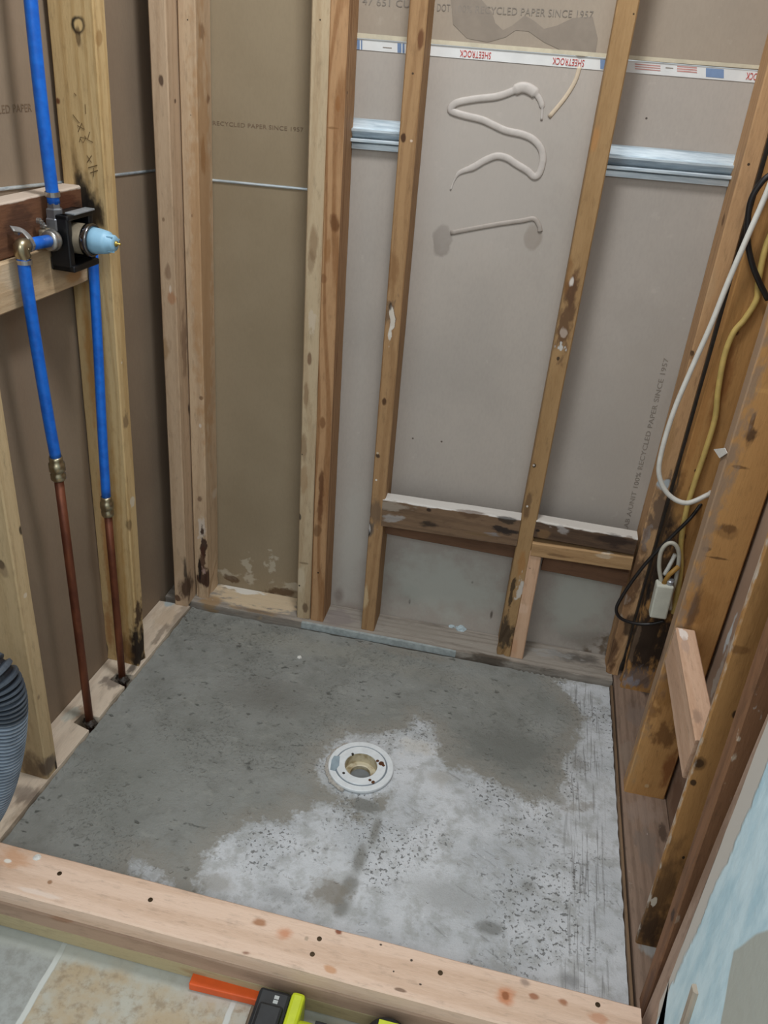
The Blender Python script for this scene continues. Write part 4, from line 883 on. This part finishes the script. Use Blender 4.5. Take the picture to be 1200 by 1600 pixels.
# white joint tape with printing, at the top of the lower sheets
tapem = plain('tape_white', (222, 222, 220), .6, 0, .04, 30)
tape_top = lambda px: aty(px, 66+(px-558)*.0745, SY)
def strip_poly(name, pts_px, m, par, y, th=.0004):
    P = [aty(x, y_, y) for x, y_ in pts_px]
    bm = bmesh.new(); f_ = bm.faces.new([bm.verts.new(p) for p in P]); r_ = bmesh.ops.extrude_face_region(bm, geom=[f_])
    for v in r_['geom']:
        if isinstance(v, bmesh.types.BMVert): v.co.y += th
    bmesh.ops.triangulate(bm, faces=[q for q in bm.faces if len(q.verts) > 4])
    return link(name, bm, m, par, MW[par.name])
ty = lambda px: 60+(px-558)*.081
strip_poly('joint_tape', [(540, ty(540)), (700, ty(700)), (950, ty(950)), (1210, ty(1210)), (1210, ty(1210)+19), (950, ty(950)+19), (700, ty(700)+18), (540, ty(540)+17)], tapem, back_r, SY-.0012)
strip_poly('sheet_edge', [(540, ty(540)-9), (700, ty(700)-8), (950, ty(950)-8), (1210, ty(1210)-9), (1210, ty(1210)-3), (950, ty(950)-1), (700, ty(700)-1), (540, ty(540)-1)], plain('edge_cream', (206, 196, 172), .7, 0, .08, 50), back_u, SY-.0042)
blu = plain('print_blue', (118, 142, 178), .6); redm = plain('print_red', (200, 62, 52), .6); redl = plain('print_faded_red', (206, 150, 142), .6); inkm = plain('print_grey', (140, 130, 119), .8); inkb = plain('print_brown', (128, 106, 84), .8)
def tape_rect(x0, x1, t0, t1, m):
    strip_poly('tape_print', [(x0, ty(x0)+t0), (x1, ty(x1)+t0), (x1, ty(x1)+t1), (x0, ty(x0)+t1)], m, back_r, SY-.0016)
for x0, x1 in ((558, 562), (564, 566), (621, 627), (629, 632), (938, 946)): tape_rect(x0, x1, 2, 17, blu)
tape_rect(1103, 1131, 2, 16, blu)
for i in range(3): tape_rect(992, 1032, 4+i*3.6, 5.6+i*3.6, redl); tape_rect(1058, 1089, 2+i*3.6, 4+i*3.6, redl)
tape_rect(598, 612, 10, 11.5, inkm); tape_rect(1040, 1052, 6, 7.5, inkm)
def btext(body, pa, pb, hpx, m, par, y=SY, flip=False, name='printed_text', squeeze=None):
    """lettering running from pixel pa to pb on the back sheets"""
    a, b2 = aty(*pa, y), aty(*pb, y); ln = (b2-a).length; size = hpx
    up = Vector((0, 0, 1)) if abs((b2-a).normalized().z) < .7 else Vector((-1, 0, 0))
    if flip: up = -up
    tx = text_obj(name, body, m, a, b2-a, up, size, par, 1.0)
    # fit the run to the photographed length
    xs = [(Vector(v.co)-a).dot((b2-a).normalized()) for v in tx.data.vertices]; w_ = max(xs)
    d_ = (b2-a).normalized()
    for v in tx.data.vertices:
        o_ = (Vector(v.co)-a).dot(d_); v.co += d_*(o_*ln/w_-o_)
    return tx
# upside-down red words on the tape: they run from right to left
btext('SHEETROCK', (768, ty(768)+5), (719, ty(719)+5), .017, redm, back_r, SY-.0018, True)
btext('SHEETROCK', (914, ty(914)+5), (864, ty(864)+5), .017, redm, back_r, SY-.0018, True)
btext('SHEETROCK', (1214, ty(1214)+4), (1167, ty(1167)+4), .017, redm, back_r, SY-.0018, True)
btext('100% RECYCLED PAPER SINCE 1957', (708, 19), (926, 29), .018, inkm, back_u, SY-.0034)
btext('DOT', (682, 17), (703, 18), .018, inkm, back_u, SY-.0034)
btext('47 651 CU', (566, 7), (640, 12), .018, inkm, back_u, SY-.0034)
btext('RECYCLED PAPER SINCE 1957', (332, 195), (474, 206), .012, inkb, back_l, SY-.0002)
btext('LAB A/UNIT 100% RECYCLED PAPER SINCE 1957', (980, 830), (1045, 560), .016, inkm, back_r, SY-.0002)
a, b2 = atu(-40, 180, -.0898), atu(76, 172, -.0898)
text_obj('printed_text', 'RECYCLED PAPER', inkb, a, b2-a, (0, 0, 1), .018, left)

# adhesive squiggles on the middle sheet
adh = plain('adhesive_grey', (190, 182, 175), .55, 0, .05, 60); adc = plain('adhesive_cream', (206, 188, 164), .5, 0, .05, 60)
def squiggle(pts, r, m, rf=None):
    P = [aty(x, y, SY-.0008) for x, y in pts]
    return link('adhesive_bead', tube_bm(smooth_path(P, 6), r, 12, squash=(Vector((0, 1, 0)), .42), rf=rf), m, back_r, MW[back_r.name], True)
squiggle([(846, 188), (847, 166), (840, 150), (828, 140), (815, 137), (800, 143), (776, 151), (742, 155), (713, 161), (704, 172), (720, 179), (752, 187), (768, 194), (790, 204), (816, 210), (833, 218), (845, 232), (848, 250), (843, 270), (835, 276), (824, 267), (806, 256), (792, 247), (776, 244), (757, 251), (740, 261), (718, 270), (710, 281), (704, 297)], .0074, adh,
         lambda t: (.35 if t < .03 else .8 if t < .08 else 1.45 if t < .17 else 1.0 if t < .9 else max(.25, (1-t)*9)))
squiggle([(906, 104), (898, 128), (882, 154), (858, 183)], .0042, adc)
squiggle([(704, 364), (740, 357), (780, 350), (815, 345), (834, 342), (842, 352), (844, 362)], .0052, plain('adhesive_dull', (166, 156, 147), .5, 0, .05, 60))
filmm = plain('adhesive_film', (140, 127, 113), .38, 0, .06, 40)
strip_poly('adhesive_smear', [(704, -6), (748, -6), (768, 18), (774, 36), (786, 47), (800, 40), (820, 24), (834, 32), (850, 45), (870, 40), (895, 28), (926, 26), (934, 60), (930, 88), (905, 89), (880, 80), (850, 66), (826, 49), (806, 47), (790, 58), (762, 66), (730, 60), (708, 38)], filmm, back_u, SY-.0037, .0006)

# =================================================================== CABLES
wht = plain('cable_white', (218, 216, 208), .5, 0, .06, 50); yel = plain('cable_yellow', (206, 178, 104), .5, 0, .1, 40); bkc = plain('cable_black', (30, 26, 26), .4, 0, .2, 40); gry = plain('cable_grey', (186, 182, 168), .5, 0, .08, 40)
def cable(label, pts, y, r, m, name='cable', dy=0):
    P = [aty(x, yy, y+(d[0] if d else 0)) for x, yy, *d in pts]
    return tag(link(name, tube_bm(smooth_path(P, 8), r, 12), m, None, None, True), label, 'cable')
cable('white cable hanging in a loop before the right corner studs', [(1330, -20), (1268, 120), (1222, 240), (1196, 306), (1168, 370), (1138, 440), (1110, 510), (1078, 582), (1052, 645), (1034, 705), (1030, 742), (1044, 772), (1072, 786), (1104, 774, .01), (1112, 768, .045)], -.049, .0056, wht)
cable('yellow cable running down the right corner stud', [(1330, 40), (1270, 190), (1215, 340), (1196, 388), (1185, 440), (1182, 468), (1164, 498), (1146, 520), (1132, 556), (1122, 610), (1117, 655), (1102, 705), (1086, 752), (1072, 800), (1064, 850), (1064, 890), (1058, 930), (1052, 958)], -.024, .0062, yel)
cable('black cable bowing over the top of the white cable at the right edge', [(1340, 120), (1280, 200), (1216, 262), (1190, 285), (1172, 318), (1168, 370), (1174, 408), (1186, 440), (1200, 468)], -.0365, .0058, bkc)
cable('thin black cable sagging past the back wall blocks to the grey box', [(1098, 784, .03), (1080, 808), (1050, 838), (1020, 868), (995, 898), (972, 932), (963, 952), (970, 966), (992, 974), (1016, 975), (1038, 970)], -.038, .0042, bkc)
cable('short grey cable looping up out of the splice box', [(1034, 912), (1030, 886), (1033, 862), (1044, 849), (1056, 852), (1061, 870), (1056, 905), (1048, 930), (1047, 952)], -.042, .0050, gry)
# splice box
bc = aty(1034, 938, -.055); bt = aty(1041, 909, -.055); bdir = (bt-bc).normalized()
box = thing('splice_box', 'small pale grey splice box hanging on the blackened corner stud', 'electrical box', bc)
x_ = (Vector((1, 0, 0))-bdir*bdir.x).normalized(); y_ = bdir.cross(x_)
BM_ = Matrix.Identity(4)
for i in range(3): BM_[i][0], BM_[i][1], BM_[i][2], BM_[i][3] = x_[i], y_[i], bdir[i], bc[i]
link('box_shell', box_bm(-.021, .019, -.010, .020, -.048, .046, .004, 2), plain('box_pale', (206, 206, 192), .55, 0, .05, 50), box, BM_)
link('box_clamp', lathe_bm([(.004, 0), (.009, 0), (.009, .010), (.006, .012), (.006, .015), (.003, .015)], (.010, .004, .045), (0, 0, 1), 12), plain('clamp_steel', (172, 176, 182), .35, .6), box, BM_)
link('wire_bundle', tube_bm([(-.004, .004, .043), (.004, .006, .070), (.022, .010, .094)], .006, 8), plain('wire_tan', (170, 128, 58), .6), box, BM_, True)
cable('stub of white cable standing behind the splice box loop', [(1038, 898), (1046, 884), (1055, 866)], -.030, .005, wht)

# =================================================================== HOSE
hp = [aty(x, y, -.93) for x, y, u in ((-80, 1066, 0), (-40, 1048, 0), (-12, 1054, 0), (3, 1078, 0), (8, 1112, 0), (4, 1170, 0), (-8, 1226, 0), (-26, 1268, 0), (-50, 1298, 0))]
hp = [Vector(v) for v in ((-.20, -1.50, TILE+.036), (-.17, -1.32, .10), (-.12, -1.13, .36))] + hp + [Vector(v) for v in ((-.085, -.985, .112), (-.15, -1.07, .045), (-.20, -1.20, TILE+.037), (-.24, -1.38, TILE+.036))]
hp = smooth_path(hp, 40)
# even steps of about 1.4 mm, a ridge every 8 mm
acc = [0]
for p, q in zip(hp, hp[1:]): acc.append(acc[-1]+(q-p).length)
tot = acc[-1]; st_ = .00135; cnt = int(tot/st_); rs = []; j = 0
for i in range(cnt):
    s_ = i*st_
    while acc[j+1] < s_: j += 1
    t_ = (s_-acc[j])/(acc[j+1]-acc[j]+1e-12); rs.append(hp[j].lerp(hp[j+1], t_))
prof = lambda t: 1.0 if (t*(cnt-1)*st_/.0081) % 1 < .5 else .82
bm = tube_bm(rs, .034, 28, rf=prof)
hm = NT('hose_plastic'); c_ = hm.obj(); at_ = hm.n('Attribute', out=2, attribute_name='ridge')
dn = hm.noise(c_, 30, 4, .6); f_ = hm.math('MULTIPLY', at_, hm.n('MapRange', [dn, .3, .7, .55, 1.0]))
hm.put(hm.b.inputs['Base Color'], hm.mix(f_, lin((16, 20, 28)), lin((146, 160, 176)))); hm.b.inputs['Roughness'].default_value = .45
hose = link('vacuum_hose', bm, hm.m, None, None, False)
tag(hose, 'ribbed dark vacuum hose arching down at the left picture edge', 'hose')
# plaster dust lies on the ridges of the hanging run
HS0, HS1 = acc[40*7]+.0, tot
av = hose.data.attributes.new('ridge', 'FLOAT', 'POINT')
av.data.foreach_set('value', np.array([(1.0 if ((i//28)*st_/.0081) % 1 < .5 and HS0 < i//28*st_ < HS1 else (.25 if ((i//28)*st_/.0081) % 1 < .5 else 0)) for i in range(len(hose.data.vertices))], np.float32))

# =================================================================== TOOLS ON THE TILES
# orange bar lying against the curb
a, b2 = atz(300, 1524, TILE+.018), atz(432, 1556, TILE+.018)
M_, ln_ = frame(a, b2, (0, 0, -1))
bm = box_bm(0, .0175, -.016, .006, 0, ln_, .002, 2)
tag(link('orange_bar', bm, plain('bar_orange', (226, 92, 32), .45, 0, .06, 30), None, M_), 'orange flat bar lying on the tiles against the curb', 'tool')
lime = plain('tool_lime', (196, 208, 40), .42, 0, .06, 40); tblk = plain('tool_black', (34, 37, 40), .5, 0, .2, 60); tgr = plain('tool_grip', (56, 58, 62), .7, 0, .2, 120)
# cordless drill lying on its side: battery by the curb, handle running toward the camera's right
zt = TILE+.072
o0 = atz(438, 1542, zt); ex_ = (atz(470, 1552, zt)-atz(412, 1538, zt)); ex_.z = 0; ex_.normalize()
rz_ = math.atan2(ex_.y, ex_.x)-.02
drill = thing('cordless_drill', 'lime and black cordless drill lying by the curb', 'power tool', (o0.x, o0.y, TILE), rz_); M = MW[drill.name]
b = bmesh.new(); box_bm(-.034, .022, -.115, -.002, .002, .066, .006, 2, b); box_bm(-.026, .016, -.105, -.030, .060, .0735, .005, 2, b)
bat = link('battery', b, tblk, drill, M)
b = bmesh.new()
for i, (x0, x1, y0, y1) in enumerate(((-.005, .003, -.026, -.020), (-.005, .003, -.0185, -.0125))): box_bm(x0, x1, y0, y1, .0655, .0664, 0, 2, b)
link('battery_mark', b, plain('mark_pale', (196, 200, 198), .5), bat, M)
link('battery_latch', box_bm(-.040, -.030, -.10, -.03, .012, .055, .003, 2), plain('latch_brown', (104, 88, 70), .6), bat, M)
b = bmesh.new(); box_bm(.022, .046, -.120, .000, .004, .072, .006, 2, b)
foot_ = link('battery_foot', b, lime, drill, M)
link('handle', tube_bm(smooth_path([(.036, -.062, .040), (.066, -.058, .040), (.090, -.066, .039), (.115, -.090, .038)], 6), .024, 20, rf=lambda t: 1.25-.35*t if t < .4 else 1.0), lime, drill, M, True)
link('grip_pad', tube_bm(smooth_path([(.072, -.050, .045), (.090, -.050, .044), (.108, -.060, .043)], 6), .023, 20), tgr, drill, M, True)
b = lathe_bm([(.018, 0), (.028, .004), (.030, .012), (.030, .085), (.026, .095), (.020, .098)], (.120, -.165, .036), (0, 1, 0), 28)
link('motor_housing', b, lime, drill, M, True)
b = lathe_bm([(.012, 0), (.018, -.006), (.021, -.020), (.020, -.034), (.010, -.042), (.004, -.043)], (.120, -.165, .036), (0, 1, 0), 24)
link('chuck', b, tblk, drill, M, True)
# second tool: rounded black end with a lime mark
p = atz(612, 1580, TILE+.075)
t2 = thing('cordless_light', 'rounded black tool with lime top marking, right of the drill', 'power tool', (p.x, p.y-.045, TILE), rz_); M = MW[t2.name]
b = lathe_bm([(.030, .001), (.038, .004), (.040, .014), (.040, .058), (.037, .070), (.030, .0765), (.010, .078)], (0, 0, 0), (0, 0, 1), 36)
link('tool_body', b, tblk, t2, M, True)
b = bmesh.new(); box_bm(-.018, .020, .016, .026, .0755, .0785, .001, 2, b); box_bm(-.014, .012, -.02, .010, .0765, .0800, .002, 2, b)
link('lime_mark', b, lime, t2, M)

# =================================================================== SCRAPS
wl = plain('thinset_blue', (186, 202, 208), .7, 0, .08, 150); wl2 = plain('plaster_white', (222, 220, 214), .8, 0, .08, 150)
tag(link('thinset_lump', merge(blob_bm(atz(720, 982, PZ), .015, 2, .7), blob_bm(atz(706, 978, PZ), .010, 7, .6)), wl), 'pale blue thinset lump on the back sole plate', 'debris')
tag(link('plaster_crumb', blob_bm(atz(933, 1018, PZ), .007, 3, .8), wl2), 'white plaster crumb on the back plate by the corner stud', 'debris')
tag(link('plaster_chip', blob_bm(atz(468, 1027, .001), .006, 4, .6), wl2), 'tiny white chip on the damp concrete near the back plate', 'debris')
tag(link('plaster_chip', blob_bm(atz(58, 1340, CT), .007, 5, .4), wl2), 'white chip lying on top of the curb at its left end', 'debris')
# torn white paper sliver behind the yellow cable, on the orange stud
q = [atx(x, y, RX-.002) for x, y in ((1116, 702), (1133, 700), (1137, 708), (1125, 716))]
bm = bmesh.new(); f_ = bm.faces.new([bm.verts.new(v) for v in q]); r_ = bmesh.ops.extrude_face_region(bm, geom=[f_])
for v in r_['geom']:
    if isinstance(v, bmesh.types.BMVert): v.co.x -= .0012
tag(link('paper_scrap', bm, wl2), 'torn white paper scrap on the edge of the orange right stud', 'scrap')
# trim sliver in the broken foot of the plastered board, and a block end below it
a, b2 = atx(1060, 1600, 1.160), atx(1080, 1536, 1.160)
dn_ = (a-b2).normalized()
s = board('wood_sliver', a+dn_*.06, b2, (0, -1, 0), .016, .010, (176, 162, 146), (140, 122, 106), seed=51, mk=dict(specks=.4, dirt=.3))
tag(s, 'pale wood sliver standing in the broken foot of the plastered board', 'board')
